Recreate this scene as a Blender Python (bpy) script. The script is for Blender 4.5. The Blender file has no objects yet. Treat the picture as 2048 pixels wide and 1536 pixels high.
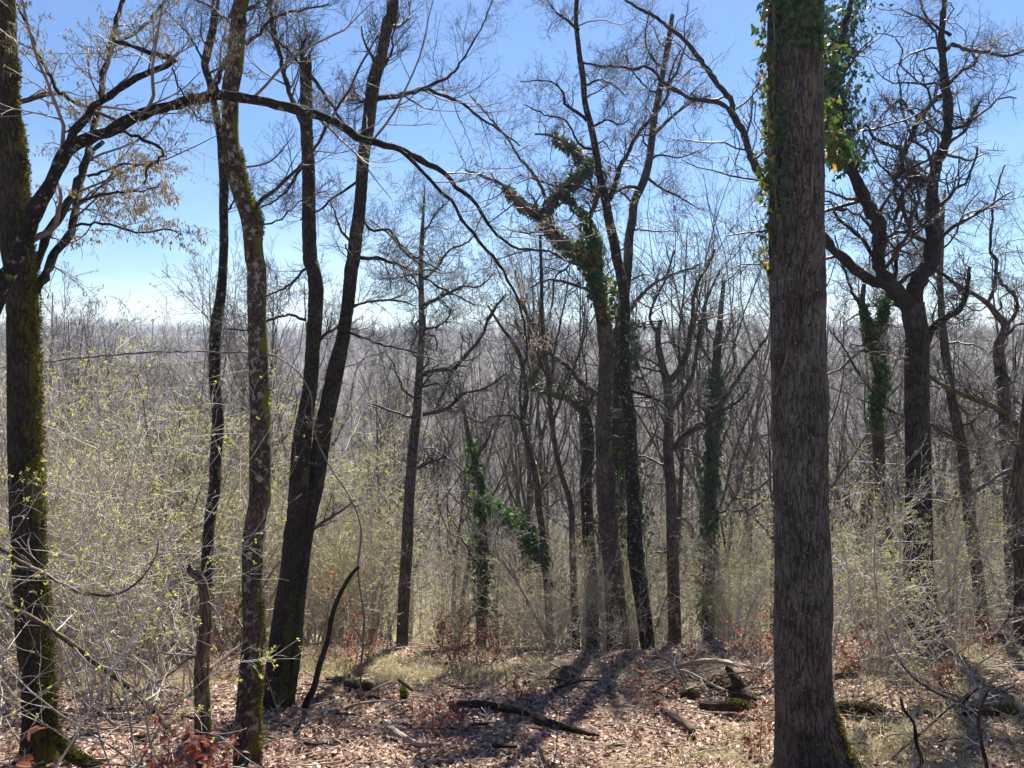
import bpy, math
import numpy as np
from mathutils import Vector

# ------------------------------------------------------------------ camera, sky, sun, exposure
EYE = 1.6
PITCH = math.radians(2.9)
FPX = 1536.0
scene = bpy.context.scene
cam_d = bpy.data.cameras.new("camera"); cam = bpy.data.objects.new("camera", cam_d)
scene.collection.objects.link(cam); scene.camera = cam
cam_d.sensor_width = 36; cam_d.lens = 36 * FPX / 2048.0
cam.location = (0, 0, EYE); cam.rotation_euler = (math.radians(90) - PITCH, 0, 0)
cam_d.clip_start = 0.05; cam_d.clip_end = 6000

SUN_AZ, SUN_EL = math.radians(14), math.radians(48)
world = bpy.data.worlds.new("World"); scene.world = world; world.use_nodes = True
nt = world.node_tree; nt.nodes.clear()
wo = nt.nodes.new('ShaderNodeOutputWorld'); bg = nt.nodes.new('ShaderNodeBackground')
sky = nt.nodes.new('ShaderNodeTexSky'); sky.sky_type = 'NISHITA'; sky.sun_disc = False
sky.sun_elevation = SUN_EL; sky.sun_rotation = SUN_AZ
sky.air_density = 1.0; sky.dust_density = 0.0; sky.ozone_density = 2.6
bg.inputs['Strength'].default_value = 0.05
hs = nt.nodes.new('ShaderNodeHueSaturation'); hs.inputs['Saturation'].default_value = 1.15; hs.inputs['Hue'].default_value = 0.506
# thin pale cloud veil low in the sky
tc = nt.nodes.new('ShaderNodeTexCoord'); mp = nt.nodes.new('ShaderNodeMapping'); mp.inputs['Scale'].default_value = (1.6, 1.6, 7)
nz = nt.nodes.new('ShaderNodeTexNoise'); nz.inputs['Scale'].default_value = 1.7; nz.inputs['Detail'].default_value = 5
sp = nt.nodes.new('ShaderNodeSeparateXYZ'); mr = nt.nodes.new('ShaderNodeMapRange')
mr.inputs['From Min'].default_value = 0.24; mr.inputs['From Max'].default_value = 0.03
rp = nt.nodes.new('ShaderNodeMapRange'); rp.inputs['From Min'].default_value = 0.42; rp.inputs['From Max'].default_value = 0.66
ml = nt.nodes.new('ShaderNodeMath'); ml.operation = 'MULTIPLY'
m2 = nt.nodes.new('ShaderNodeMath'); m2.operation = 'MULTIPLY'; m2.inputs[1].default_value = 0.3
mx = nt.nodes.new('ShaderNodeMix'); mx.data_type = 'RGBA'; mx.inputs['B'].default_value = (11.0, 12.4, 13.5, 1)
L = nt.links.new
L(tc.outputs['Generated'], mp.inputs['Vector']); L(mp.outputs['Vector'], nz.inputs['Vector'])
L(tc.outputs['Generated'], sp.inputs['Vector']); L(sp.outputs['Z'], mr.inputs['Value'])
L(nz.outputs['Fac'], rp.inputs['Value']); L(rp.outputs['Result'], ml.inputs[0]); L(mr.outputs['Result'], ml.inputs[1])
L(ml.outputs[0], m2.inputs[0]); L(m2.outputs[0], mx.inputs['Factor'])
hm = nt.nodes.new('ShaderNodeMapRange'); hm.inputs['From Min'].default_value = 0.42; hm.inputs['From Max'].default_value = 0.0
hx = nt.nodes.new('ShaderNodeMix'); hx.data_type = 'RGBA'; hx.blend_type = 'MULTIPLY'; hx.inputs['B'].default_value = (0.58, 0.74, 0.90, 1)
L(sp.outputs['Z'], hm.inputs['Value']); L(hm.outputs['Result'], hx.inputs['Factor']); L(sky.outputs['Color'], hx.inputs['A'])
L(hx.outputs['Result'], hs.inputs['Color']); L(hs.outputs['Color'], mx.inputs['A']); L(mx.outputs['Result'], bg.inputs['Color'])
L(bg.outputs[0], wo.inputs['Surface'])

sun_d = bpy.data.lights.new("sun", 'SUN'); sun = bpy.data.objects.new("sun", sun_d)
scene.collection.objects.link(sun)
sun_d.energy = 5.0; sun_d.angle = math.radians(0.6); sun_d.color = (1.0, 0.94, 0.84)
SV = Vector((math.sin(SUN_AZ) * math.cos(SUN_EL), math.cos(SUN_AZ) * math.cos(SUN_EL), math.sin(SUN_EL)))
sun.rotation_euler = SV.to_track_quat('Z', 'Y').to_euler()
sun.location = (20, 60, 60)

scene.view_settings.view_transform = 'Standard'; scene.view_settings.look = 'None'
scene.view_settings.exposure = 1.55; scene.view_settings.gamma = 1.0
cy = scene.cycles
cy.max_bounces = 6; cy.diffuse_bounces = 3; cy.glossy_bounces = 2; cy.transmission_bounces = 4; cy.volume_bounces = 0
cy.caustics_reflective = False; cy.caustics_refractive = False; cy.use_denoising = True

RNG = np.random.default_rng(7)

# ------------------------------------------------------------------ terrain height
HY = np.array([-200, 0, 3, 6.3, 8, 10, 12, 13.5, 16, 20, 30, 45, 70, 110, 150, 200, 300, 450, 600, 700, 900, 1600], float)
HH = np.array([-1.6, -1.6, -2.05, -3.6, -3.98, -4.4, -4.85, -5.4, -6.7, -8.8, -14, -21, -32, -45, -50, -46, -27, -8, 3, 5, 0, 0], float)

def vnoise(x, y, seed=0):
    xi = np.floor(x).astype(np.int64); yi = np.floor(y).astype(np.int64)
    xf = x - xi; yf = y - yi
    xf = xf * xf * (3 - 2 * xf); yf = yf * yf * (3 - 2 * yf)
    def h(a, b):
        n = (a * 374761393 + b * 668265263 + seed * 1442695041) & 0xffffffff
        n = ((n ^ (n >> 13)) * 1274126177) & 0xffffffff
        return ((n ^ (n >> 16)) & 0xffff) / 65535.0
    return (h(xi, yi) * (1 - xf) + h(xi + 1, yi) * xf) * (1 - yf) + (h(xi, yi + 1) * (1 - xf) + h(xi + 1, yi + 1) * xf) * yf

def ground(x, y):
    x = np.asarray(x, float); y = np.asarray(y, float)
    z = np.interp(y, HY, HH) + EYE
    near = np.clip((y - 2) / 4, 0, 1)
    z = z + near * (0.22 * (vnoise(x * .45, y * .45, 1) - .5) + 0.10 * (vnoise(x * 1.5, y * 1.5, 2) - .5) + 0.04 * (vnoise(x * 4, y * 4, 3) - .5))
    z = z + np.clip(x - 2.5, 0, 8) * 0.035 * np.clip((y - 7) / 4, 0, 1) * np.clip((40 - y) / 20, 0, 1)
    far = np.clip((y - 30) / 100, 0, 1)
    z = z + far * (10 * (vnoise(x / 90., y / 120., 4) - .5) + 3 * (vnoise(x / 30., y / 30., 5) - .5))
    return z

CP, SP = math.cos(PITCH), math.sin(PITCH)
def ray(px, py):
    px = np.asarray(px, float); py = np.asarray(py, float)
    xc = (px - 1024) / FPX; yc = (768 - py) / FPX
    return np.stack([xc, CP + yc * SP, -SP + yc * CP], -1)
def at(px, py, d):                     # the point seen at a pixel of the photograph, d metres ahead
    r = ray(px, py); d = np.asarray(d, float)
    return np.array([0, 0, EYE]) + r * (d / r[..., 1])[..., None]
def on_ground(px, py):
    ds = np.linspace(2, 24, 900)
    p = at(np.full(900, px), np.full(900, py), ds)
    below = p[:, 2] < ground(p[:, 0], p[:, 1])
    i = int(np.argmax(below)) if below.any() else 500
    return p[i]
def to_px(p):
    p = np.asarray(p, float) - np.array([0, 0, EYE])
    f = p[..., 1] * CP - p[..., 2] * SP; u = p[..., 1] * SP + p[..., 2] * CP
    return 1024 + FPX * p[..., 0] / f, 768 - FPX * u / f

# ------------------------------------------------------------------ mesh helpers
def mesh(name, V, F, mat=None, smooth=True, attrs=None):
    """V (n,3); F (m,k) or a list of such arrays."""
    me = bpy.data.meshes.new(name)
    Fs = F if isinstance(F, list) else [F]
    me.vertices.add(len(V)); me.vertices.foreach_set('co', np.asarray(V, np.float32).ravel())
    nl = sum(f.size for f in Fs); npoly = sum(len(f) for f in Fs)
    me.loops.add(nl); me.polygons.add(npoly)
    me.loops.foreach_set('vertex_index', np.concatenate([f.ravel() for f in Fs]).astype(np.int32))
    st = []; o = 0
    for f in Fs:
        st.append(o + np.arange(len(f)) * f.shape[1]); o += f.size
    me.polygons.foreach_set('loop_start', np.concatenate(st).astype(np.int32))
    me.polygons.foreach_set('use_smooth', np.full(npoly, smooth))
    for k, v in (attrs or {}).items():
        v = np.asarray(v, np.float32)
        a = me.attributes.new(k, 'FLOAT' if v.ndim == 1 else 'FLOAT_VECTOR', 'POINT')
        a.data.foreach_set('value' if v.ndim == 1 else 'vector', v.ravel())
    me.update(calc_edges=True)
    if mat: me.materials.append(mat)
    return me

def norm(v): return v / np.maximum(np.linalg.norm(v, axis=-1, keepdims=True), 1e-9)

def tubes(P, R, sides=5, cap=False):
    """P (B,K,3), R (B,K) -> V, F, bark coordinates."""
    B, K, _ = P.shape
    T = norm(np.gradient(P, axis=1))
    mean = norm(P[:, -1] - P[:, 0])
    ref = np.where(np.abs(mean[:, 2:3]) < .8, np.array([[0, 0, 1.]]), np.array([[1., 0, 0]]))
    ref = np.repeat(ref[:, None], K, 1)
    A = norm(np.cross(T, ref)); C = np.cross(T, A)
    th = np.arange(sides) * 2 * math.pi / sides
    ct, s_ = np.cos(th), np.sin(th)
    V = P[:, :, None] + R[:, :, None, None] * (A[:, :, None] * ct[None, None, :, None] + C[:, :, None] * s_[None, None, :, None])
    s = np.concatenate([np.zeros((B, 1)), np.cumsum(np.linalg.norm(np.diff(P, axis=1), axis=-1), 1)], 1)
    bk = np.stack([R[:, :, None] * ct + 0 * s[:, :, None], R[:, :, None] * s_, np.repeat(s[:, :, None], sides, 2) + np.arange(B)[:, None, None] * .37], -1)
    idx = np.arange(B * K * sides).reshape(B, K, sides)
    a = idx[:, :-1]; b = idx[:, 1:]
    F = np.stack([a, np.roll(a, -1, 2), np.roll(b, -1, 2), b], -1).reshape(-1, 4)
    return V.reshape(-1, 3), F, bk.reshape(-1, 3)

class Acc:
    def __init__(s): s.V = []; s.F = []; s.B = []; s.n = 0
    def add(s, P, R, sides=5):
        if len(P) == 0: return
        V, F, b = tubes(P, R, sides); s.V.append(V); s.F.append(F + s.n); s.B.append(b); s.n += len(V)
    def mesh(s, name, mat):
        return mesh(name, np.concatenate(s.V), np.concatenate(s.F), mat, True, {'bk': np.concatenate(s.B)})

def link(name, data, parent=None):
    o = bpy.data.objects.new(name, data); scene.collection.objects.link(o)
    if parent: o.parent = parent
    return o
def tag(o, label, cat, group=None, kind=None):
    if label: o['label'] = label
    if cat: o['category'] = cat
    if group: o['group'] = group
    if kind: o['kind'] = kind
    return o
def root(name, label, cat, loc=(0, 0, 0), group=None):
    e = link(name, None); e.location = [float(c) for c in loc]; e.empty_display_size = .2
    return tag(e, label, cat, group)
def child(name, me, parent):
    """mesh given in world coordinates, hung under a root that stands at its base"""
    lo = np.array(parent.location)
    n = len(me.vertices); co = np.empty(n * 3, np.float32); me.vertices.foreach_get('co', co)
    co = co.reshape(-1, 3) - lo; me.vertices.foreach_set('co', co.astype(np.float32).ravel()); me.update()
    return link(name, me, parent)

def spline(pts, K):
    """Catmull-Rom through rows of pts, K samples"""
    p = np.asarray(pts, float); n = len(p)
    if n == 2:
        t = np.linspace(0, 1, K)[:, None]; return p[0] * (1 - t) + p[1] * t
    q = np.vstack([2 * p[0] - p[1], p, 2 * p[-1] - p[-2]])
    dl = np.linalg.norm(np.diff(p[:, :2], axis=0), axis=1); cum = np.concatenate([[0], np.cumsum(dl)])
    s = np.linspace(0, cum[-1] * .99999, K); i = np.clip(np.searchsorted(cum, s, 'right') - 1, 0, n - 2)
    t = ((s - cum[i]) / np.maximum(dl[i], 1e-6))[:, None]
    a, b, c, d = q[i], q[i + 1], q[i + 2], q[i + 3]
    return .5 * ((2 * b) + (c - a) * t + (2 * a - 5 * b + 4 * c - d) * t * t + (3 * b - a - 3 * c + d) * t ** 3)

def spawn(P, R, n, t0, t1, lenf, ang, K, wig, trop, rf, rng, rmin=.0012, tip=.25, lo=None, hi=None, taper=.5, flat=0):
    """children of a batch of branches"""
    B, KP, _ = P.shape
    plen = np.linalg.norm(np.diff(P, axis=1), axis=-1).sum(1)
    t = t0 + (t1 - t0) * (np.arange(n)[None] + rng.random((B, n))) / n
    f = t * (KP - 1); i = np.clip(f.astype(int), 0, KP - 2); w = (f - i)[..., None]
    bi = np.arange(B)[:, None]
    p0 = P[bi, i] * (1 - w) + P[bi, i + 1] * w
    r = R[bi, i] * (1 - w[..., 0]) + R[bi, i + 1] * w[..., 0]
    d = norm(P[bi, i + 1] - P[bi, i])
    rv = rng.normal(size=d.shape); rv[..., 2] *= (1 - flat)
    pr = norm(rv - (rv * d).sum(-1, keepdims=True) * d)
    an = math.radians(ang) * (.65 + .7 * rng.random(t.shape))[..., None]
    d = norm(np.cos(an) * d + np.sin(an) * pr)
    ln = plen[:, None] * lenf * (1 - taper * (t - t0) / max(t1 - t0, 1e-6)) * (.5 + .9 * rng.random(t.shape))
    if lo is not None: ln = np.clip(ln, lo, hi)
    M = B * n
    p = p0.reshape(M, 3); d = d.reshape(M, 3); ln = ln.reshape(M); r0 = np.minimum(r.reshape(M) * rf, ln * .035)
    r0 = np.maximum(r0, rmin)
    Q = np.empty((M, K, 3)); Q[:, 0] = p
    st = (ln / (K - 1))[:, None]
    for k in range(1, K):
        d = norm(d + rng.normal(size=(M, 3)) * wig + np.array([0, 0, trop]))
        p = p + d * st; Q[:, k] = p
    tt = np.linspace(0, 1, K)[None]
    RR = r0[:, None] * (1 - (1 - tip) * tt)
    return Q, np.maximum(RR, rmin * .75)

# ------------------------------------------------------------------ materials
def M(name): 
    m = bpy.data.materials.new(name); m.use_nodes = True; t = m.node_tree; t.nodes.clear()
    return m, t
def node(t, typ, **kw):
    n = t.nodes.new(typ)
    for k, v in kw.items():
        if k.startswith('_'): setattr(n, k[1:], v)
        else: n.inputs[k.replace('__', ' ')].default_value = v
    return n
def ramp(t, stops, inp):
    r = t.nodes.new('ShaderNodeValToRGB'); e = r.color_ramp.elements
    while len(e) > 1: e.remove(e[-1])
    e[0].position = stops[0][0]; e[0].color = (*stops[0][1], 1)
    for p, c in stops[1:]:
        x = e.new(p); x.color = (*c, 1)
    t.links.new(inp, r.inputs['Fac']); return r.outputs['Color']
def mixc(t, f, a, b):
    n = t.nodes.new('ShaderNodeMix'); n.data_type = 'RGBA'
    for s, v in (('Factor', f), ('A', a), ('B', b)):
        if hasattr(v, 'type') and hasattr(v, 'node'): t.links.new(v, n.inputs[s])
        else: n.inputs[s].default_value = v if s == 'Factor' else (*v, 1)
    return n.outputs['Result']
def math_(t, op, a, b=None):
    n = t.nodes.new('ShaderNodeMath'); n.operation = op
    for i, v in enumerate((a, b)):
        if v is None: continue
        if hasattr(v, 'node'): t.links.new(v, n.inputs[i])
        else: n.inputs[i].default_value = v
    return n.outputs[0]

def bark(name, dark, light, scale=30, stretch=.22, lichen=0., lich_col=(.42, .43, .38), moss=0., moss_col=(.13, .14, .02), low=None, bump=.6, rough=.9, spots=0, fur=False):
    """bark with long furrows along the branch; lichen blotches; moss gathered on the sunny side and near the foot"""
    m, t = M(name)
    at_ = node(t, 'ShaderNodeAttribute', _attribute_name='bk')
    mp = node(t, 'ShaderNodeMapping'); mp.inputs['Scale'].default_value = (1, 1, stretch)
    t.links.new(at_.outputs['Vector'], mp.inputs['Vector'])
    wn = node(t, 'ShaderNodeTexNoise', Scale=scale * .8, Detail=3.)
    t.links.new(mp.outputs['Vector'], wn.inputs['Vector'])
    vo = node(t, 'ShaderNodeTexVoronoi', Scale=scale); vo.feature = 'DISTANCE_TO_EDGE'
    add = t.nodes.new('ShaderNodeVectorMath'); add.operation = 'MULTIPLY_ADD'
    t.links.new(wn.outputs['Color'], add.inputs[0]); add.inputs[1].default_value = (.035,) * 3; t.links.new(mp.outputs['Vector'], add.inputs[2])
    t.links.new(add.outputs[0], vo.inputs['Vector'])
    edge = node(t, 'ShaderNodeMapRange'); edge.inputs['From Max'].default_value = .22
    t.links.new(vo.outputs['Distance'], edge.inputs['Value'])
    if fur:
        fa = node(t, 'ShaderNodeAttribute', _attribute_name='fur'); t.links.new(fa.outputs['Fac'], edge.inputs['Value']); edge.inputs['From Max'].default_value = .5; edge.inputs['From Min'].default_value = .04
    fine = node(t, 'ShaderNodeTexNoise', Scale=scale * 4, Detail=6.); t.links.new(mp.outputs['Vector'], fine.inputs['Vector'])
    big = node(t, 'ShaderNodeTexNoise', Scale=scale * .12, Detail=4.); t.links.new(at_.outputs['Vector'], big.inputs['Vector'])
    h = math_(t, 'MULTIPLY', edge.outputs['Result'], math_(t, 'ADD', math_(t, 'MULTIPLY', fine.outputs['Fac'], 1.3), .2))
    col = mixc(t, h, dark, light)
    b2 = node(t, 'ShaderNodeMapRange'); b2.inputs['From Min'].default_value = .35; b2.inputs['From Max'].default_value = .7
    b2.inputs['To Min'].default_value = .55; b2.inputs['To Max'].default_value = 1.35
    t.links.new(big.outputs['Fac'], b2.inputs['Value'])
    hv = t.nodes.new('ShaderNodeHueSaturation'); t.links.new(col, hv.inputs['Color']); t.links.new(b2.outputs['Result'], hv.inputs['Value'])
    col = hv.outputs['Color']
    if spots:
        v2 = node(t, 'ShaderNodeTexVoronoi', Scale=scale * 1.6); t.links.new(at_.outputs['Vector'], v2.inputs['Vector'])
        s = node(t, 'ShaderNodeMapRange'); s.inputs['From Min'].default_value = .5; s.inputs['From Max'].default_value = .25
        t.links.new(v2.outputs['Distance'], s.inputs['Value'])
        g = t.nodes.new('ShaderNodeSeparateColor'); t.links.new(v2.outputs['Color'], g.inputs[0])
        f = math_(t, 'MULTIPLY', s.outputs['Result'], math_(t, 'GREATER_THAN', g.outputs[0], 1 - spots))
        col = mixc(t, math_(t, 'MULTIPLY', f, fine.outputs['Fac']), col, (.26, .26, .235))
    if lichen:
        ln = node(t, 'ShaderNodeTexNoise', Scale=scale * .55, Detail=7., Roughness=.65); t.links.new(at_.outputs['Vector'], ln.inputs['Vector'])
        s = node(t, 'ShaderNodeMapRange'); s.inputs['From Min'].default_value = .62 - lichen * .25; s.inputs['From Max'].default_value = .66 - lichen * .22
        t.links.new(ln.outputs['Fac'], s.inputs['Value']); col = mixc(t, math_(t, 'MULTIPLY', s.outputs['Result'], .85), col, lich_col)
    ge = node(t, 'ShaderNodeNewGeometry')
    if moss:
        dt = t.nodes.new('ShaderNodeVectorMath'); dt.operation = 'DOT_PRODUCT'
        t.links.new(ge.outputs['Normal'], dt.inputs[0]); dt.inputs[1].default_value = (.93, -.1, .35)
        mn = node(t, 'ShaderNodeTexNoise', Scale=scale * .16, Detail=6.); t.links.new(at_.outputs['Vector'], mn.inputs['Vector'])
        v = math_(t, 'ADD', math_(t, 'MULTIPLY', dt.outputs['Value'], .45), mn.outputs['Fac'])
        if low is not None:
            sz = t.nodes.new('ShaderNodeSeparateXYZ'); t.links.new(ge.outputs['Position'], sz.inputs[0])
            lr = node(t, 'ShaderNodeMapRange'); lr.inputs['From Min'].default_value = low; lr.inputs['From Max'].default_value = low - 1.6; lr.inputs['To Max'].default_value = .16
            t.links.new(sz.outputs['Z'], lr.inputs['Value']); v = math_(t, 'ADD', v, lr.outputs['Result'])
        s = node(t, 'ShaderNodeMapRange'); s.inputs['From Min'].default_value = .95 - moss * .4; s.inputs['From Max'].default_value = 1.05 - moss * .4
        t.links.new(v, s.inputs['Value'])
        mc = mixc(t, fine.outputs['Fac'], tuple(c * .55 for c in moss_col), tuple(c * 1.5 for c in moss_col))
        col = mixc(t, s.outputs['Result'], col, mc)
    bs = node(t, 'ShaderNodeBsdfPrincipled', Roughness=rough); bs.inputs['Specular IOR Level'].default_value = .25
    t.links.new(col, bs.inputs['Base Color'])
    bu = node(t, 'ShaderNodeBump', Strength=bump, Distance=.012)
    hh = math_(t, 'ADD', h, math_(t, 'MULTIPLY', fine.outputs['Fac'], .35)); t.links.new(hh, bu.inputs['Height']); t.links.new(bu.outputs[0], bs.inputs['Normal'])
    o = t.nodes.new('ShaderNodeOutputMaterial'); t.links.new(bs.outputs[0], o.inputs[0]); return m

def twigmat(name, a, b, big=False):
    m, t = M(name)
    at_ = node(t, 'ShaderNodeAttribute', _attribute_name='bk'); n = node(t, 'ShaderNodeTexNoise', Scale=9., Detail=3.)
    t.links.new(at_.outputs['Vector'], n.inputs['Vector'])
    c = ramp(t, [(.35, a), (.65, b)], n.outputs['Fac'])
    oi = t.nodes.new('ShaderNodeObjectInfo'); mrn = node(t, 'ShaderNodeMapRange'); mrn.inputs['To Min'].default_value = .75; mrn.inputs['To Max'].default_value = 1.2
    t.links.new(oi.outputs['Random'], mrn.inputs['Value'])
    hv = t.nodes.new('ShaderNodeHueSaturation'); t.links.new(c, hv.inputs['Color']); t.links.new(mrn.outputs['Result'], hv.inputs['Value'])
    if big:
        g2 = node(t, 'ShaderNodeNewGeometry'); bn = node(t, 'ShaderNodeTexNoise', Scale=.05, Detail=4.); t.links.new(g2.outputs['Position'], bn.inputs['Vector'])
        br = node(t, 'ShaderNodeMapRange'); br.inputs['From Min'].default_value = .35; br.inputs['From Max'].default_value = .65; br.inputs['To Min'].default_value = .55; br.inputs['To Max'].default_value = 1.5
        t.links.new(bn.outputs['Fac'], br.inputs['Value']); t.links.new(br.outputs['Result'], hv.inputs['Value'])
    bs = node(t, 'ShaderNodeBsdfPrincipled', Roughness=.62); bs.inputs['Specular IOR Level'].default_value = .4
    t.links.new(hv.outputs['Color'], bs.inputs['Base Color'])
    o = t.nodes.new('ShaderNodeOutputMaterial'); t.links.new(bs.outputs[0], o.inputs[0]); return m

def leafmat(name, stops, trans=.5, rough=.55, spec=.4):
    m, t = M(name)
    at_ = node(t, 'ShaderNodeAttribute', _attribute_name='tint')
    c = ramp(t, stops, at_.outputs['Fac'])
    n = node(t, 'ShaderNodeTexNoise', Scale=60., Detail=4.); 
    r = node(t, 'ShaderNodeMapRange'); r.inputs['To Min'].default_value = .7; r.inputs['To Max'].default_value = 1.3
    t.links.new(n.outputs['Fac'], r.inputs['Value'])
    hv = t.nodes.new('ShaderNodeHueSaturation'); t.links.new(c, hv.inputs['Color']); t.links.new(r.outputs['Result'], hv.inputs['Value'])
    bs = node(t, 'ShaderNodeBsdfPrincipled', Roughness=rough); bs.inputs['Specular IOR Level'].default_value = spec
    tr = t.nodes.new('ShaderNodeBsdfTranslucent'); t.links.new(hv.outputs['Color'], bs.inputs['Base Color']); t.links.new(hv.outputs['Color'], tr.inputs['Color'])
    mi = t.nodes.new('ShaderNodeMixShader'); mi.inputs[0].default_value = trans
    t.links.new(bs.outputs[0], mi.inputs[1]); t.links.new(tr.outputs[0], mi.inputs[2])
    o = t.nodes.new('ShaderNodeOutputMaterial'); t.links.new(mi.outputs[0], o.inputs[0]); return m

MAT = dict(
    oak=bark('oak_bark', (0.028, 0.025, 0.024), (0.112, 0.107, 0.098), 34, .2, spots=.12, bump=.5, fur=True, moss=.02, low=-1.2),
    oak_grey=bark('grey_oak_bark', (0.0135, 0.0112, 0.0105), (0.0638, 0.0525, 0.0473), 34, .2, bump=.5, fur=True, moss=.02, low=-2.5),
    mossy=bark('mossy_bark', (0.0132, 0.0108, 0.0084), (0.0600, 0.0480, 0.0360), 38, .25, moss=.3, moss_col=(.085, .08, .012), low=-.9),
    lichen=bark('lichen_bark', (0.0248, 0.0182, 0.0138), (0.0935, 0.0715, 0.0550), 30, .5, lichen=.3, lich_col=(.24, .235, .21), moss=.2, moss_col=(.10, .095, .012), low=-1.0, bump=.4),
    darkb=bark('dark_bark', (0.009, 0.008, 0.007), (0.05, 0.042, 0.036), 34, .35, moss=.12, moss_col=(.05, .06, .012), low=-.3),
    dlich=bark('dark_lichen_bark', (0.0060, 0.0050, 0.0050), (0.0300, 0.0260, 0.0240), 34, .5, lichen=.2, lich_col=(.2, .2, .19), moss=.08),
    smooth=bark('smooth_grey_bark', (0.055, 0.041, 0.038), (0.17, 0.135, 0.122), 26, .3, bump=.35, moss=.1, low=-2.6),
    grey=bark('grey_bark', (0.036, 0.03, 0.027), (0.135, 0.113, 0.10), 22, .3, bump=.5, moss=.2, moss_col=(.08, .09, .02)),
    mossylimb=bark('moss_covered_bark', (.06, .06, .02), (.13, .12, .05), 30, .6, moss=.8, moss_col=(.09, .088, .014)),
    limb=bark('oak_limb_bark', (0.0125, 0.0100, 0.0090), (0.0500, 0.0410, 0.0360), 34, .3, bump=.7, moss=.05),
    dead=bark('dead_wood', (0.0450, 0.0300, 0.0210), (0.1950, 0.1425, 0.1050), 28, .12, bump=.8, moss=.05),
    pale=bark('bleached_wood', (.26, .2, .16), (.5, .42, .34), 30, .12, bump=.4),
    rot=bark('rotten_wood', (0.0140, 0.0098, 0.0070), (0.0700, 0.0455, 0.0315), 30, .2, bump=.9, moss=.3, moss_col=(.13, .12, .012)),
    twig_dark=twigmat('dark_twig', (.02, .016, .014), (.05, .04, .036)),
    twig_mid=twigmat('brown_twig', (.08, .066, .06), (.18, .15, .135)),
    twig_pale=twigmat('pale_twig', (.28, .245, .215), (.54, .49, .44)),
    stick=twigmat('stick_wood', (.10, .07, .055), (.42, .34, .28)),
    slope_twig=twigmat('slope_twig', (.085, .073, .067), (.195, .168, .155)),
    pole=bark('grey_pole_bark', (.038, .033, .03), (.18, .155, .14), 22, .3, bump=.5, moss=.1),
    twig_far=twigmat('far_twig', (.06, .05, .046), (.125, .106, .097), True),
    bud=leafmat('spring_bud', [(0, (.44, .44, .07)), (.5, (.62, .59, .12)), (1, (.42, .48, .11))], .45),
    catkin=leafmat('catkin', [(0, (.42, .34, .15)), (1, (.62, .54, .28))], .5),
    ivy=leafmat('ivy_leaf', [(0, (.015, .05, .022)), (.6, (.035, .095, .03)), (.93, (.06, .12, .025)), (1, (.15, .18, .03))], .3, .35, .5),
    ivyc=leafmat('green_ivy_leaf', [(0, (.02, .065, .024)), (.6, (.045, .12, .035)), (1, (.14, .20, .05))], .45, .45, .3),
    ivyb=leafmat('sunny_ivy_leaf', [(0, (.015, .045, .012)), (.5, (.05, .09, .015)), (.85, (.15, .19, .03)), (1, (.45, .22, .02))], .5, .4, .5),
    litter=leafmat('dead_leaf', [(0, (.06, .026, .016)), (.3, (.20, .10, .065)), (.6, (.42, .25, .18)), (.85, (.62, .44, .345)), (1, (.80, .66, .56))], .18, .5, .45),
    russet=leafmat('russet_leaf', [(0, (.13, .03, .018)), (.5, (.30, .085, .045)), (1, (.42, .2, .11))], .45),
    grass=leafmat('grass_blade', [(0, (.14, .16, .05)), (.5, (.34, .32, .15)), (1, (.58, .50, .32))], .4),
    moss=leafmat('moss_tuft', [(0, (.03, .035, .008)), (.6, (.10, .10, .014)), (1, (.24, .21, .03))], .3, .8, .1),
    ground_green=leafmat('seedling_leaf', [(0, (.06, .10, .02)), (1, (.22, .27, .06))], .45),
)

# ------------------------------------------------------------------ ground sheet
def sinhspace(a, b, c, n, k):
    t = np.linspace(np.arcsinh((a - c) / k), np.arcsinh((b - c) / k), n); return np.sinh(t) * k + c
gx = sinhspace(-900, 900, 0, 340, 3.5); gy = sinhspace(-60, 940, 8, 400, 3.5)
GX, GY = np.meshgrid(gx, gy); GZ = ground(GX, GY)
idx = np.arange(GX.size).reshape(GX.shape)
Fg = np.stack([idx[:-1, :-1], idx[:-1, 1:], idx[1:, 1:], idx[1:, :-1]], -1).reshape(-1, 4)
m, t = M('forest_floor')
ge = node(t, 'ShaderNodeNewGeometry')
n1 = node(t, 'ShaderNodeTexNoise', Scale=.35, Detail=8., Roughness=.6); n2 = node(t, 'ShaderNodeTexVoronoi', Scale=16.); n3 = node(t, 'ShaderNodeTexNoise', Scale=9., Detail=8.)
for n in (n1, n2, n3): t.links.new(ge.outputs['Position'], n.inputs['Vector'])
c1 = ramp(t, [(.25, (.03, .018, .012)), (.5, (.11, .065, .045)), (.8, (.26, .18, .13))], n2.outputs['Distance'])
sc_ = t.nodes.new('ShaderNodeSeparateColor'); t.links.new(n2.outputs['Color'], sc_.inputs[0])
c2 = ramp(t, [(0, (.07, .045, .03)), (.5, (.22, .15, .105)), (1, (.42, .31, .23))], sc_.outputs[0])
cc = mixc(t, .6, c1, c2)
gr = node(t, 'ShaderNodeMapRange'); gr.inputs['From Min'].default_value = .44; gr.inputs['From Max'].default_value = .58; t.links.new(n1.outputs['Fac'], gr.inputs['Value'])
sy = t.nodes.new('ShaderNodeSeparateXYZ'); t.links.new(ge.outputs['Position'], sy.inputs[0])
fy = node(t, 'ShaderNodeMapRange'); fy.inputs['From Min'].default_value = 9; fy.inputs['From Max'].default_value = 16; t.links.new(sy.outputs['Y'], fy.inputs['Value'])
g = math_(t, 'MULTIPLY', gr.outputs['Result'], math_(t, 'ADD', math_(t, 'MULTIPLY', fy.outputs['Result'], .75), .12))
cc = mixc(t, g, cc, mixc(t, n3.outputs['Fac'], (.10, .12, .035), (.34, .36, .14)))
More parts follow.
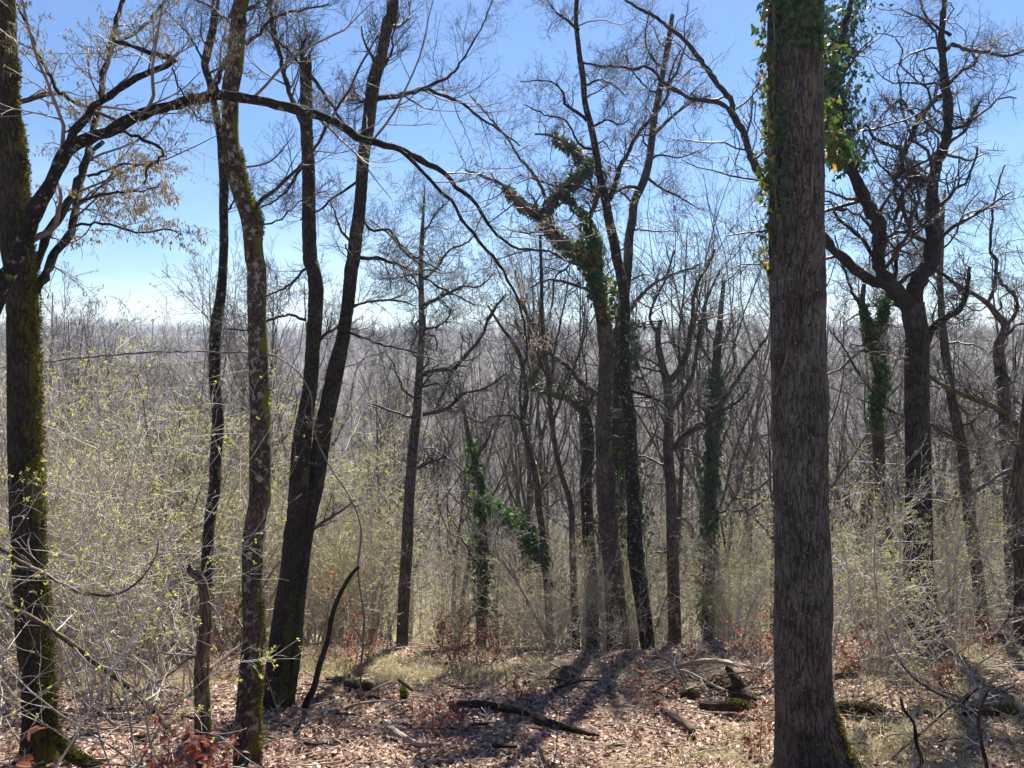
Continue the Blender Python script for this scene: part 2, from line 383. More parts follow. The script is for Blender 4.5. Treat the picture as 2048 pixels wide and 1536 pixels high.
fz = node(t, 'ShaderNodeMapRange'); fz.inputs['From Min'].default_value = 90; fz.inputs['From Max'].default_value = 160; t.links.new(sy.outputs['Y'], fz.inputs['Value'])
cc = mixc(t, fz.outputs['Result'], cc, mixc(t, n3.outputs['Fac'], (.07, .055, .045), (.14, .115, .095)))
bs = node(t, 'ShaderNodeBsdfPrincipled', Roughness=.95); bs.inputs['Specular IOR Level'].default_value = .15; t.links.new(cc, bs.inputs['Base Color'])
bu = node(t, 'ShaderNodeBump', Strength=.8, Distance=.03); t.links.new(n3.outputs['Fac'], bu.inputs['Height']); t.links.new(bu.outputs[0], bs.inputs['Normal'])
o = t.nodes.new('ShaderNodeOutputMaterial'); t.links.new(bs.outputs[0], o.inputs[0])
gm = mesh('ground', np.stack([GX, GY, GZ], -1).reshape(-1, 3), Fg, m)
tag(link('ground', gm), 'forest floor sloping down into a wooded valley and up the far hill', 'ground', None, 'structure')

# ------------------------------------------------------------------ furrowed trunk
def worley(p, seed=0):
    """F1, F2 of 3-D jittered cells"""
    c = np.floor(p).astype(np.int64); f1 = np.full(len(p), 9.); f2 = np.full(len(p), 9.)
    for dx in (-1, 0, 1):
        for dy in (-1, 0, 1):
            for dz in (-1, 0, 1):
                q = c + np.array([dx, dy, dz])
                n = (q[:, 0] * 374761393 + q[:, 1] * 668265263 + q[:, 2] * 2147483647 + seed * 97) & 0xffffffff
                n = ((n ^ (n >> 13)) * 1274126177) & 0xffffffff; n ^= n >> 16
                j = np.stack([(n & 1023), (n >> 10) & 1023, (n >> 20) & 1023], -1) / 1023.
                d = np.linalg.norm(q + j - p, axis=1)
                f2 = np.minimum(np.maximum(f1, d), f2); f1 = np.minimum(f1, d)
    return f1, f2

def trunk_mesh(name, C, R, mat, rough=.0, cell=.035, sides=20, step=.05, flute=0., seed=1, flare=.0, ragged=0):
    """C (n,3) bottom->top centre line, R radii. rough = furrow depth in metres"""
    L_ = np.linalg.norm(np.diff(C, axis=0), axis=1).sum(); K = int(max(12, L_ / step))
    S = spline(np.column_stack([C[:, [0, 2, 1]], R]), K)    # sample by (x,z) arc
    P = S[:, [0, 2, 1]]; r = np.maximum(S[:, 3], .004)
    V, F, bk = tubes(P[None], r[None], sides)
    V = V.reshape(K, sides, 3); b = bk.reshape(K, sides, 3)
    N = norm(V - P[:, None])
    s = b[..., 2]; th = np.arctan2(b[..., 1], b[..., 0])
    disp = r[:, None] * .05 * (vnoise(th * 1.3 + seed * 3.1, s * 2.2, seed) * np.cos(th / 2) ** 2 + vnoise(th * 1.3 + 9.2, s * 1.7, seed + 5) * np.sin(th / 2) ** 2 - .5) * 2
    if flute: 
        low = np.clip(1 - s / 1.1, 0, 1) ** 2
        disp = disp + flute * low * (np.cos(th * 5 + seed) * .5 + .6) * r[:, None]
    e = np.ones((K, sides))
    if rough:
        q = b.reshape(-1, 3) / cell; q = q.copy(); q[:, 2] *= .2 if cell > .03 else .13
        w = np.stack([vnoise(q[:, 0] * .9 + q[:, 1], q[:, 2] * 2, seed + k) for k in (1, 2)], -1)
        q[:, :2] += w * 1.1
        f1, f2 = worley(q, seed); e = np.clip((f2 - f1) / .5, 0, 1).reshape(K, sides)
        disp = disp + rough * (e * (2 - e) - .7) + rough * .35 * (vnoise(b[..., 0] * 160 + b[..., 1] * 90, s * 60, seed) - .5)
    V = V + N * disp[..., None]
    if ragged:
        V[-1] += np.array([0, 0, 1.]) * (np.random.default_rng(seed).random((sides, 1)) ** 2) * ragged
    top = len(V.reshape(-1, 3)); V = np.vstack([V.reshape(-1, 3), P[-1] - [0, 0, .02 if ragged else 0]])
    ring = (K - 1) * sides + np.arange(sides)
    cap = np.stack([ring, np.roll(ring, -1), np.full(sides, top)], -1)
    bk = np.vstack([bk, [[0, 0, 0]]])
    return mesh(name, V, [F, cap], mat, True, {'bk': bk, 'fur': np.append(e.ravel(), 1)}), P, r

def parse(s): return np.array([[float(v) for v in q.split(',')] for q in s.split()])

TREES = []
def tree(name, label, depth, mat, trunk, limbs=(), cat='tree', rough=.0, sides=16, tw='beech', twmat='twig_dark', seed=1, cell=.035, d_top=0., dens=1.,
         flute=.0, ragged=0, step=.06, ext=True, buds=0, tn=6, group=None, base=None, tt=.45, limbmat=None, budmat='bud'):
    """a tree traced in the photograph's pixels (top to bottom) and set `depth` metres ahead with real thickness"""
    rng = np.random.default_rng(seed)
    T = parse(trunk)[::-1]
    n = len(T); fy_ = (T[0, 1] - T[:, 1]) / max(T[0, 1] - T[-1, 1], 1)
    D = depth + d_top * fy_
    C = at(T[:, 0], T[:, 1], D); R = T[:, 2] / 2 * D / FPX
    gz = float(ground(C[0, 0], C[0, 1]))
    if C[0, 2] > gz - .05:
        hgt = C[0, 2] - gz; dirx = (C[0, 0] - C[1, 0]) / max(abs(C[1, 2] - C[0, 2]), .1) * .5
        C = np.vstack([[C[0, 0] + dirx * hgt, C[0, 1], gz - .15], C]); R = np.concatenate([[R[0] * (1.0 + min(.3, hgt * .3))], R])
    if ext and T[-1, 1] < 8:                       # grows on above the picture
        d = norm(C[-1] - C[-2]); e1 = C[-1] + d * 1.6 + [.15 * rng.normal(), .2 * rng.normal(), .3]
        C = np.vstack([C, e1, e1 + d * 1.8 + [.2 * rng.normal(), .2, .5]]); R = np.concatenate([R, [R[-1] * .75, R[-1] * .4]])
    rt = root(name, label, cat, (C[0, 0], C[0, 1], gz), group)
    tm, P, r = trunk_mesh('trunk', C, R, MAT[mat], rough, cell=cell, sides=sides, seed=seed, flute=flute, ragged=ragged, step=step)
    child('trunk', tm, rt)
    allP = []; allR = []
    for li, lb in enumerate(limbs):
        pts, w0, w1 = lb[0], lb[1], lb[2]; dz = lb[3] if len(lb) > 3 else rng.uniform(-.12, .16) * depth * .6
        lm = lb[4] if len(lb) > 4 else (limbmat or mat)
        a = parse(pts); k = len(a); f = np.linspace(0, 1, k)
        d0 = depth + d_top * np.clip((T[0, 1] - a[0, 1]) / max(T[0, 1] - T[-1, 1], 1), 0, 1)
        Dl = d0 + dz * f ** 1.1
        c = at(a[:, 0], a[:, 1], Dl); w = (w0 + (w1 - w0) * f) / 2 * Dl / FPX
        K = max(16, int(np.linalg.norm(np.diff(c, axis=0), axis=1).sum() / .07))
        S = spline(np.column_stack([c[:, [0, 2, 1]], w]), K)[:, [0, 2, 1, 3]]
        pp = S[:, :3] + np.vstack([np.zeros((1, 3)), rng.normal(size=(K - 1, 3)) * .006]); rr = np.maximum(S[:, 3], .0025) * (1 + .10 * rng.normal(size=K))
        V, F, bk = tubes(pp[None], rr[None], 8)
        bo = child('branch', mesh('branch', V, F, MAT[lm], True, {'bk': bk}), rt)
        S2 = spline(np.column_stack([c[:, [0, 2, 1]], w]), 24)[:, [0, 2, 1, 3]]
        allP.append(S2[:, :3]); allR.append(np.maximum(S2[:, 3], .003))
    A = Acc(); tips = []
    if tw:
        st = dict(beech=dict(wig=.13, trop=.06, ang=48, flat=.5), oak=dict(wig=.34, trop=.05, ang=55, flat=.1), catkin=dict(wig=.2, trop=-.01, ang=50, flat=.5))[tw]
        i0 = int(len(P) * tt); ii = np.linspace(i0, (len(P) - 1) * (.86 if ragged else 1), 24).astype(int)
        src = []
        if tn:
            Q, RQ = spawn(P[ii][None], r[ii][None], int(tn * dens), 0, 1, 0, st['ang'] + 14, 12, st['wig'], st['trop'], .35, rng, .002, .3, lo=.9, hi=2.4, flat=st['flat'])
            ln = rng.uniform(.35, 1., len(Q)); Q = Q[:, :1] + (Q - Q[:, :1]) * ln[:, None, None] * depth / 7; A.add(Q, RQ, 5); src.append((Q, RQ))
        if allP: src.append((np.array(allP), np.array(allR)))
        sc = depth / 8
        for Q, RQ in src:
            big = Q.shape[1] == 24
            Q1, R1 = spawn(Q, RQ, max(2, int((16 if big else 5) * dens)), .15, 1, .38, st['ang'], 9, st['wig'], st['trop'], .36, rng, .0022 * sc ** .5, .3, lo=.3 * sc, hi=1.7 * sc, flat=st['flat'])
            Q2, R2 = spawn(Q1, R1, 7, .12, 1, .5, st['ang'], 7, st['wig'], st['trop'], .6, rng, .0017 * sc ** .5, .4, lo=.12 * sc, hi=.8 * sc, flat=st['flat'])
            Q3, R3 = spawn(Q2, R2, 5, .15, 1, .55, st['ang'], 5, st['wig'], st['trop'], .7, rng, .0013 * sc ** .5, .6, lo=.05 * sc, hi=.3 * sc, flat=st['flat'])
            A.add(Q1, R1, 4); A.add(Q2, R2, 3); A.add(Q3, R3, 3); tips.append(Q3[:, 1:].reshape(-1, 3))
        if A.V: child('twigs', A.mesh('twigs', MAT[twmat]), rt)
        if buds:
            tp = np.concatenate(tips); tp = tp[rng.choice(len(tp), min(buds, len(tp)), replace=False)]
            child('buds' if budmat == 'bud' else 'catkins', bud_mesh(tp, rng, .012 if budmat == 'bud' else .026, budmat), rt)
    TREES.append((rt, C, R)); return rt, C, R

def leaves_mesh(name, pos, tipd, nrm, size, tint, template, tf, mat):
    """template (k,3) in tip/side/normal axes"""
    n = len(pos); tipd = norm(tipd); sd = norm(np.cross(nrm, tipd)); nn = np.cross(tipd, sd)
    T = np.asarray(template, float)
    if T.ndim == 2: T = np.repeat(T[None], n, 0)
    V = pos[:, None] + size[:, None, None] * (T[..., 0:1] * tipd[:, None] + T[..., 1:2] * sd[:, None] + T[..., 2:3] * nn[:, None])
    k = T.shape[1]; tf = np.asarray(tf)
    F = (tf[None] + (np.arange(n) * k)[:, None, None]).reshape(-1, tf.shape[1])
    return mesh(name, V.reshape(-1, 3), F, mat, False, {'tint': np.repeat(tint, k)})

def bud_mesh(tp, rng, size, matk='bud'):
    n = len(tp)
    if matk == 'catkin':      # little hanging tassels: three-sided spindles
        T = [[0, .12, 0], [0, -.08, .1], [0, -.08, -.1], [.5, .16, 0], [.5, -.1, .14], [.5, -.1, -.14], [1, 0, 0]]
        F = [[0, 1, 4], [0, 4, 3], [1, 2, 5], [1, 5, 4], [2, 0, 3], [2, 3, 5], [3, 4, 6], [4, 5, 6], [5, 3, 6]]
        d = rng.normal(size=(n, 3)) * .3 + [0, 0, -1.]
        return leaves_mesh('catkins', tp, d, rng.normal(size=(n, 3)), size * rng.uniform(.5, 1.3, n), rng.random(n), T, F, MAT['catkin'])
    pos = np.repeat(tp, 4, 0); m_ = len(pos)
    T = [[0, 0, 0], [.55, .38, .12], [1, 0, .0], [.55, -.38, .12]]
    return leaves_mesh('buds', pos + rng.normal(size=(m_, 3)) * size * .25, rng.normal(size=(m_, 3)), rng.normal(size=(m_, 3)), size * rng.uniform(.6, 1.6, m_), np.repeat(rng.random(n), 4), T, [[0, 1, 2, 3]], MAT[matk])

IVY_T = [[0, 0, 0], [-.12, .28, .05], [.15, .5, .02], [.42, .26, .06], [1, 0, -.08], [.42, -.26, .06], [.15, -.5, .02], [-.12, -.28, .05], [.35, 0, -.03]]
IVY_F = [[8, 0, 1], [8, 1, 2], [8, 2, 3], [8, 3, 4], [8, 4, 5], [8, 5, 6], [8, 6, 7], [8, 7, 0]]
def ivy(label, segs, size, n, mat='ivy', spread=.05, seed=3, stems=2, arc=None):
    """ivy climbing along px polylines: segs = [(pts 'x,y,w', depth, share)]"""
    rng = np.random.default_rng(seed); pos = []; nr = []; A = Acc()
    for pts, depth, share in segs:
        a = parse(pts); w = a[:, 2] if a.shape[1] > 2 else np.full(len(a), 10.)
        c = at(a[:, 0], a[:, 1], depth); S = spline(np.column_stack([c[:, [0, 2, 1]], w / 2 * depth / FPX]), 200)[:, [0, 2, 1, 3]]
        k = int(n * share); i = rng.integers(0, 199, k); T = norm(S[i + 1, :3] - S[i, :3])
        th = rng.random(k) * 2 * math.pi
        if arc: th = arc[0] + (arc[1] - arc[0]) * rng.random(k)
        ref = np.array([[0., 1, 0]]); e1 = norm(np.cross(T, ref)); e2 = np.cross(e1, T)
        dr = e1 * np.cos(th)[:, None] + e2 * np.sin(th)[:, None]
        clump = .35 + 1.3 * vnoise(i / 12. + seed, th * 1.2, seed) 
        off = S[i, 3] + .008 + spread * rng.random(k) ** 1.5 * clump
        pos.append(S[i, :3] + T * rng.normal(size=(k, 1)) * .03 + dr * off[:, None]); nr.append(dr)
        for s in range(stems):
            ph = rng.random() * 6 + np.linspace(0, 5, 60); j = np.linspace(0, 199, 60).astype(int)
            if arc: ph = (arc[0] + arc[1]) / 2 + .6 * np.sin(np.linspace(0, 7, 60) + s)
            Tj = norm(np.gradient(S[:, :3], axis=0))[j]; f1 = norm(np.cross(Tj, ref)); f2 = np.cross(f1, Tj)
            q = S[j, :3] + (f1 * np.cos(ph)[:, None] + f2 * np.sin(ph)[:, None]) * (S[j, 3] + .006)[:, None]
            A.add(q[None], np.full((1, 60), .005), 5)
    pos = np.concatenate(pos); nr = np.concatenate(nr); k = len(pos)
    rt = root('ivy_vine', label, 'ivy', pos[np.argmin(pos[:, 2])])
    tip = nr * .35 + np.array([0, 0, -1.]) + rng.normal(size=(k, 3)) * .55
    child('leaves', leaves_mesh('leaves', pos, tip, nr + rng.normal(size=(k, 3)) * .35, size * rng.uniform(.5, 1.25, k), rng.random(k), IVY_T, IVY_F, MAT[mat]), rt)
    if A.V: child('stem', A.mesh('stem', MAT['twig_mid']), rt)
    return rt

# ------------------------------------------------------------------ the trees one can name
tree('oak_tree', 'massive straight oak trunk with deeply furrowed bark and ivy up one edge', 6.0, 'oak',
     '1592,0,104 1592,170,102 1594,340,103 1594,500,104 1596,670,104 1599,840,106 1603,1018,104 1605,1100,108 1606,1200,114 1605,1300,110 1608,1400,112 1614,1450,122 1622,1500,136 1630,1536,150 1634,1570,172',
     rough=.010, cell=.024, sides=300, step=.01, flute=.28, tw=None, seed=2)
tree('mossy_tree', 'trunk with thick yellow-green moss along its sunlit edge, by a root fringed with moss', 6.1, 'mossy',
     '10,-6,34 14,60,32 17,130,36 17,200,36 23,260,46 27,340,50 30,400,51 33,480,58 42,545,56 46,620,56 48,750,58 50,850,60 53,1000,62 56,1100,60 67,1250,64 76,1350,60 80,1450,60 84,1536,76 88,1580,96',
     [('10,212 34,205 79,191 116,186 147,205 185,219 230,240', 12, 6, .5, 'dead'), ('120,188 100,150 75,105 60,60 35,15 20,-10', 8, 4, .6), ('60,545 75,520 99,461 126,424 150,376 171,325 181,290 191,239 205,185 207,150 219,113 222,82 239,20 246,-8', 17, 9, 1.6, 'darkb'),
      ('70,580 90,545 106,515 137,472 150,427 157,386 164,355 171,328 181,308 205,283', 18, 9, 1.4, 'darkb'),
      ('216,95 240,82 270,66 300,40 318,20 340,-8', 8, 4, 1.), ('175,352 206,343 240,330 290,330 322,338', 6, 3), ('150,452 190,446 240,455 280,466 330,460 350,463', 6, 3), ('160,403 200,390 260,384 300,380 318,370', 6, 3)],
     rough=.008, sides=90, step=.02, seed=3, twmat='twig_mid', buds=5000, budmat='catkin', tt=.3, tw='catkin', dens=.6, tn=8, flute=.3)
tree('arching_tree', 'grey tree leaning in from the side whose long branch arches over the clearing', 5.6, 'dlich',
     '16,545,32 -10,600,36 -60,720,40 -120,900,44 -180,1150,50 -220,1400,56',
     [('10,556 34,520 68,427 99,369 123,318 143,294 184,273 222,260 266,236 307,219 359,208 427,191 478,195 533,205 595,219 649,236 687,256 723,275 760,287 796,298 840,319 866,335 895,351 906,370 928,388 950,406 969,439 994,469 1031,494 1090,500', 30, 4, .8),
      ('130,300 150,262 161,246 185,219 205,202 229,181 263,161 301,144 335,130 349,120 328,111 290,103 260,92 236,85 218,82', 16, 8, .3),
      ('796,298 822,319 844,341 873,370 903,403 928,443 954,476 987,516 1001,533 1020,566 1038,602 1049,646 1056,700', 9, 4, .5),
      ('427,191 441,150 455,120 462,100', 8, 6, .2), ('240,262 280,275 318,293 328,313 300,330 291,350 290,370', 7, 4, .2),
      ('343,135 355,165 375,205 395,238 425,245', 4, 2, .2)],
     seed=4, twmat='twig_mid', buds=1800, budmat='catkin', sides=20, dens=.6)
tree('slender_tree', 'slim dark tree with lichen blotches standing behind the snapped dead stem', 9.3, 'dlich',
     '432,-6,14 415,102,16 410,130,15 420,164,15 428,205,14 434,239,14 441,280,14 444,325,15 448,369,18 447,410,17 448,478,17 446,534,17 441,596,20 432,654,22 429,740,23 432,790,23 436,842,23 432,910,23 429,978,23 420,1035,22 415,1105,22 412,1200,23 408,1300,24 405,1385,26',
     [('405,120 390,90 370,60 330,20', 5, 2), ('446,440 470,400 500,370', 5, 2)], seed=5, sides=24, rough=.003)
tree('lichen_tree', 'crooked trunk blotched with pale lichen, mossy along one side and at its foot', 6.3, 'lichen',
     '485,-6,28 479,34,31 473,96,32 469,137,33 461,181,32 461,222,31 461,273,32 468,325,36 478,369,35 492,410,36 504,441,41 506,478,36 509,519,36 513,534,36 514,585,37 514,637,36 516,705,38 518,773,39 520,842,40 520,910,43 520,1006,42 516,1017,40 506,1087,42 505,1140,42 505,1209,40 506,1279,41 501,1331,45 499,1384,49 496,1454,53 494,1536,57 493,1580,62',
     [('513,413 533,393 560,372 598,335 632,294 656,246 677,208 700,174 726,120 757,70', 9, 3), ('492,89 519,65 547,38 581,24 615,17 656,10', 7, 3), ('480,70 461,51 444,34 424,17 386,-4', 7, 4), ('524,450 560,440 600,405 650,380', 4, 2)],
     seed=6, sides=40, rough=.004, buds=0, flute=.1, dens=1.2, tt=.6, tn=5)
tree('snapped_tree', 'dark trunk snapped off high up with a splintered spike, beside the leaning dark trunk', 8.8, 'darkb',
     '612,124,22 612,150,23 612,171,23 613,256,24 617,342,26 618,444,27 620,520,28 625,534,27 632,575,30 630,637,29 625,705,28 620,773,29 612,825,31 603,893,38 595,1020,40 588,1070,40 580,1140,39 570,1209,42 563,1279,48 553,1349,48 548,1412,52',
     [('606,135 606,110 604,84', 9, 4, 0), ('618,280 595,226 581,191 567,144 557,96 547,51 537,0 530,-40', 11, 8, .6), ('622,150 643,181 666,215 687,243 720,280', 8, 4), ('601,126 575,100 550,75 530,55', 6, 3, .4), ('606,330 580,370 555,400 520,415', 6, 3), ('622,520 590,560 560,580 520,600', 6, 3),
      ('628,690 660,662 690,655 720,660', 7, 4, .3), ('612,640 580,630 540,640 500,660 450,655', 6, 3)], seed=7, sides=60, rough=.008, step=.02, ragged=.12, ext=False, flute=.2, tt=.15, tn=2, dens=1.3)
tree('leaning_tree', 'tall dark trunk leaning outward from the foot of the snapped trunk', 8.9, 'darkb',
     '786,-6,22 775,48,22 763,110,22 749,157,26 742,205,25 736,256,25 727,311,24 723,366,24 719,421,24 712,472,26 707,520,27 703,537,27 698,592,25 692,639,25 685,683,27 676,720,31 668,756,33 657,811,34 649,842,34 639,910,34 629,978,34 615,1040,34 600,1150,32 585,1300,36 570,1405,40',
     [('752,198 775,194 807,190 829,183 855,179 884,190 920,205 960,235 1000,262 1040,290', 12, 3, 1.5), ('829,186 860,170 900,150 930,110 960,60 985,0', 7, 2, 1.), ('749,157 770,130 785,100 785,70 800,30', 6, 3), ('720,421 740,458 778,460 804,491 833,516 880,540', 6, 3, .6),
      ('707,515 760,518 796,529 833,546 880,575 950,610', 8, 3, 1.), ('712,365 690,380 660,400 640,420 600,440', 6, 3), ('694,620 730,605 780,600 830,610', 6, 3), ('690,660 720,672 760,690 810,700 870,720', 6, 2), ('745,200 727,203 722,200', 6, 5, 0)], seed=8, sides=60, rough=.008, step=.02, tt=.3, tn=9, dens=1.3)
tree('broken_stem', 'dead brown stem snapped at head height with a crooked bleached tip', 5.9, 'dead',
     '376,1141,10 384,1146,15 396,1153,18 404,1168,20 409,1190,20 411,1209,22 411,1251,24 406,1297,25 403,1349,29 405,1401,31 406,1454,32 409,1536,35 410,1570,38', seed=9, sides=36, rough=.006, tw=None, ragged=.04, ext=False, cat='dead tree', step=.02)
tree('charred_stem', 'thin black dead stem leaning in front of the thicket near the twin dark trunks', 8.6, 'darkb',
     '718,1133,7 700,1153,8 677,1195,9 663,1237,10 656,1279,10 639,1331,12 628,1375,13 612,1408,15', seed=10, sides=12, tw=None, ext=False, cat='dead tree')
tree('bare_tree', 'upright dark tree with drooping crooked limbs, beside the red-leaved beech scrub', 12.5, 'grey',
     '850,372,2 846,439,6 844,476,9 842,518,10 842,555,11 843,610,12 844,665,13 840,720,14 837,775,16 833,830,18 829,866,19 824,921,20 820,976,21 817,1020,22 815,1073,24 811,1146,24 807,1220,24 802,1325,25',
     [('844,610 870,599 899,584 928,573 961,573 990,545', 8, 2), ('840,548 818,551 796,555 760,559', 6, 2), ('842,752 859,743 884,740 906,738 921,723 943,698 961,676 976,643 994,610 1012,588', 11, 4), ('845,828 877,822 906,808 925,787 961,780 990,764 1009,749', 9, 3), ('833,936 859,925 892,914', 8, 4),
      ('843,560 870,540 900,500 940,480 965,430', 7, 2), ('842,530 810,505 780,470 740,440', 6, 2), ('846,470 870,430 900,400', 4, 2), ('842,660 880,650 900,625 885,600', 5, 2), ('905,740 885,790 870,820', 5, 3)], tw='oak', seed=11, tt=.5, tn=13, dens=1.5)
tree('smooth_tree', 'stout purplish smooth trunk whose ivy-covered limbs fork over the valley', 13.2, 'smooth',
     '1174,440,10 1190,480,16 1190,510,20 1192,537,22 1196,592,25 1203,621,28 1210,665,31 1214,720,31 1210,793,30 1207,866,32 1210,940,35 1214,1013,37 1219,1073,38 1227,1146,40 1232,1220,42 1238,1290,48',
     [('1192,540 1163,513 1137,494 1111,472 1093,447 1082,428 1053,417 1034,399 1016,381 998,366 960,350 930,340', 20, 4), ('1093,425 1119,388 1141,366 1159,352 1180,338', 17, 11, .4), ('1188,332 1163,319 1144,297 1122,282 1100,271 1070,268', 14, 4, -.4), ('1174,442 1188,414 1196,384 1200,350', 12, 8, .2), ('1176,440 1150,410 1120,380 1080,362 1040,350', 8, 3),
      ('1093,403 1082,373 1064,344 1038,315 1016,278 994,252 970,225 940,190', 8, 3, 1.), ('1210,800 1163,764 1137,734 1111,716 1089,694 1060,640 1040,600', 12, 5), ('1160,530 1130,520 1090,500 1040,505 990,520', 6, 2), ('1195,590 1150,570 1100,560 1060,575', 7, 3), ('1214,690 1240,650 1275,600 1320,560 1400,530', 12, 4, 1.)],
     tw='oak', seed=12, sides=40, rough=.003, step=.03, tn=7, flute=.15)
tree('forked_tree', 'blackish furrowed trunk rising beside the smooth purplish trunk, topped by a long straight stem', 12.6, 'dlich',
     '1154,-6,9 1157,92,10 1166,154,12 1170,205,12 1181,249,13 1192,304,14 1199,348,15 1210,395,17 1218,439,18 1228,483,20 1234,518,20 1243,555,20 1250,610,20 1250,665,21 1249,720,21 1250,775,23 1260,830,25 1261,885,26 1263,940,27 1269,1013,29 1269,1073,31 1276,1146,32 1287,1220,31 1296,1293,30 1303,1335,34',
     [('1174,242 1152,223 1130,209 1126,187 1111,168 1082,161 1040,165', 8, 2), ('1158,60 1133,40 1111,22 1097,4', 7, 2), ('1166,125 1190,130 1236,132 1269,139 1287,132 1305,139', 5, 3), ('1218,399 1232,363 1240,330 1254,311 1269,278 1291,249 1305,234', 11, 6), ('1172,170 1200,160 1225,170 1250,190', 5, 2), ('1183,255 1215,240 1240,250 1260,235', 5, 2), ('1190,300 1160,290 1130,240 1090,230 1050,210', 6, 2),
      ('1210,395 1180,380 1150,370 1110,365', 5, 2), ('1253,780 1290,790 1330,810 1350,850', 7, 3)], tw='oak', seed=13, sides=30, rough=.004, step=.03, tt=.5, tn=10)
tree('forked_tree', 'dark trunk with a fanning crown standing directly behind the smooth purplish trunk', 17.5, 'darkb',
     '1345,30,8 1338,73,10 1327,139,11 1320,176,12 1309,234,13 1305,267,14 1298,322,15 1287,363,16 1269,403,16 1265,439,17 1258,476,18 1256,520,19 1250,580,20 1240,660,22 1238,756,24 1236,905,26 1240,1100,28 1262,1290,30',
     [('1309,267 1331,245 1357,223 1382,205 1420,190', 8, 3), ('1280,375 1255,374 1232,383 1222,400', 7, 5), ('1298,322 1320,310 1360,315 1400,300', 5, 2), ('1290,350 1320,375 1360,395 1400,420', 6, 2), ('1320,176 1350,150 1365,110 1380,60', 6, 2), ('1327,139 1300,110 1290,70 1300,20', 5, 2), ('1320,190 1295,175 1270,150 1250,110', 5, 2), ('1309,234 1335,190 1340,150 1360,100', 6, 3)], tw='oak', seed=14, tt=.5, tn=10, d_top=.8)
tree('oak_tree', 'large oak forking into two heavy crooked limbs above a thick dark trunk', 12.0, 'oak_grey',
     '1827,604,40 1827,625,44 1834,670,43 1834,722,45 1834,807,45 1836,909,47 1837,1018,50 1837,1105,56 1839,1175,60 1842,1244,68 1849,1290,80 1852,1312,96',
     [('1822,620 1808,600 1790,582 1762,544 1756,517 1758,480 1756,443 1735,409 1711,358 1694,324 1684,290 1674,239 1667,170 1672,119 1691,51 1704,-10', 36, 10, -.4), ('1827,612 1830,578 1844,551 1861,524 1867,480 1865,443 1865,375 1872,334 1885,300 1895,259 1895,204 1888,153 1885,102 1882,68 1888,20 1890,-20', 36, 9, .3),
      ('1815,612 1793,585 1769,568 1752,565 1722,548 1698,527 1667,500 1644,470 1600,425 1560,395 1531,368 1510,331 1497,300 1486,262 1466,232 1462,201 1432,164 1415,140 1391,106 1367,78 1338,55 1309,33 1280,18 1250,0', 24, 5, 1.2),
      ('1466,232 1449,211 1418,201 1384,198 1357,183 1327,165 1305,139 1287,132 1269,139 1236,132 1192,135', 10, 3, .4), ('1865,368 1827,354 1796,341', 20, 22, 0), ('1800,341 1803,317 1820,279 1837,239 1861,208 1892,185', 13, 9, .2),
      ('1798,330 1800,300 1769,286 1745,273 1735,252 1715,250', 9, 4), ('1892,99 1906,89 1929,99 1981,106 2015,112 2060,96', 9, 4), ('1897,168 1923,143 1946,130 1963,106 1990,90', 8, 3), ('1899,259 1926,252 1946,228 1960,204', 8, 5), ('1854,684 1865,657 1889,636 1919,619 1933,595 1935,565 1940,534', 15, 7),
      ('1900,70 1870,50 1850,30 1840,0', 7, 3), ('1837,239 1815,215 1800,200 1780,215 1760,235', 7, 3), ('1764,460 1738,410 1720,380 1735,440', 6, 3), ('1790,440 1800,400 1818,370 1830,355', 8, 5), ('1790,560 1795,490 1792,470 1805,430', 8, 4), ('1762,540 1725,480 1680,440 1670,420 1690,421', 8, 5), ('1795,570 1820,550 1850,540 1880,545 1930,590', 9, 4),
      ('1812,715 1795,712 1780,702', 5, 3, -.3, 'pale'), ('1760,520 1790,500 1830,510 1850,490', 6, 3)], tw='oak', seed=15, sides=90, rough=.01, step=.025, tn=0, dens=1.15, flute=.25, limbmat='limb')
tree('ivy_clad_tree', 'slim crooked tree wrapped in ivy from its fork downwards, beside the forked oak', 14.0, 'grey',
     '1728,568,8 1725,612,11 1735,645,16 1745,670,26 1756,711,26 1762,766,26 1752,807,22 1756,858,22 1759,926,22 1764,1018,22 1769,1050,22 1779,1087,22 1786,1140,22 1793,1200,24',
     [('1748,668 1759,653 1769,619 1773,598 1785,560', 16, 7), ('1738,650 1728,630 1721,612 1704,585 1691,544 1681,520 1670,470', 9, 3), ('1762,810 1800,830 1840,845', 7, 4), ('1750,790 1720,750 1690,700 1660,660', 6, 3)], tw='oak', seed=16, tt=.75, tn=4)
tree('bare_tree', 'sinuous grey trunk bowing outward beyond the forked oak, lit at its bends', 13.4, 'grey',
     '1890,380,5 1885,430,8 1882,500,11 1880,551,11 1882,602,12 1885,653,15 1895,739,16 1902,790,17 1909,824,19 1916,858,20 1926,909,21 1930,960,22 1936,1000,23 1943,1070,23 1954,1140,23 1961,1209,24 1968,1290,27',
     [('1925,893 1909,878 1882,861 1854,844', 9, 6, .3, 'mossylimb'), ('1882,560 1850,540 1820,530', 5, 2), ('1883,500 1910,470 1930,420 1960,380', 5, 2), ('1905,800 1935,830 1950,870 1962,880', 6, 3), ('1928,960 1960,920 1975,880 1990,850', 8, 3), ('1885,450 1860,430 1840,400', 4, 2)], tw='oak', seed=17, tt=.4, tn=9)
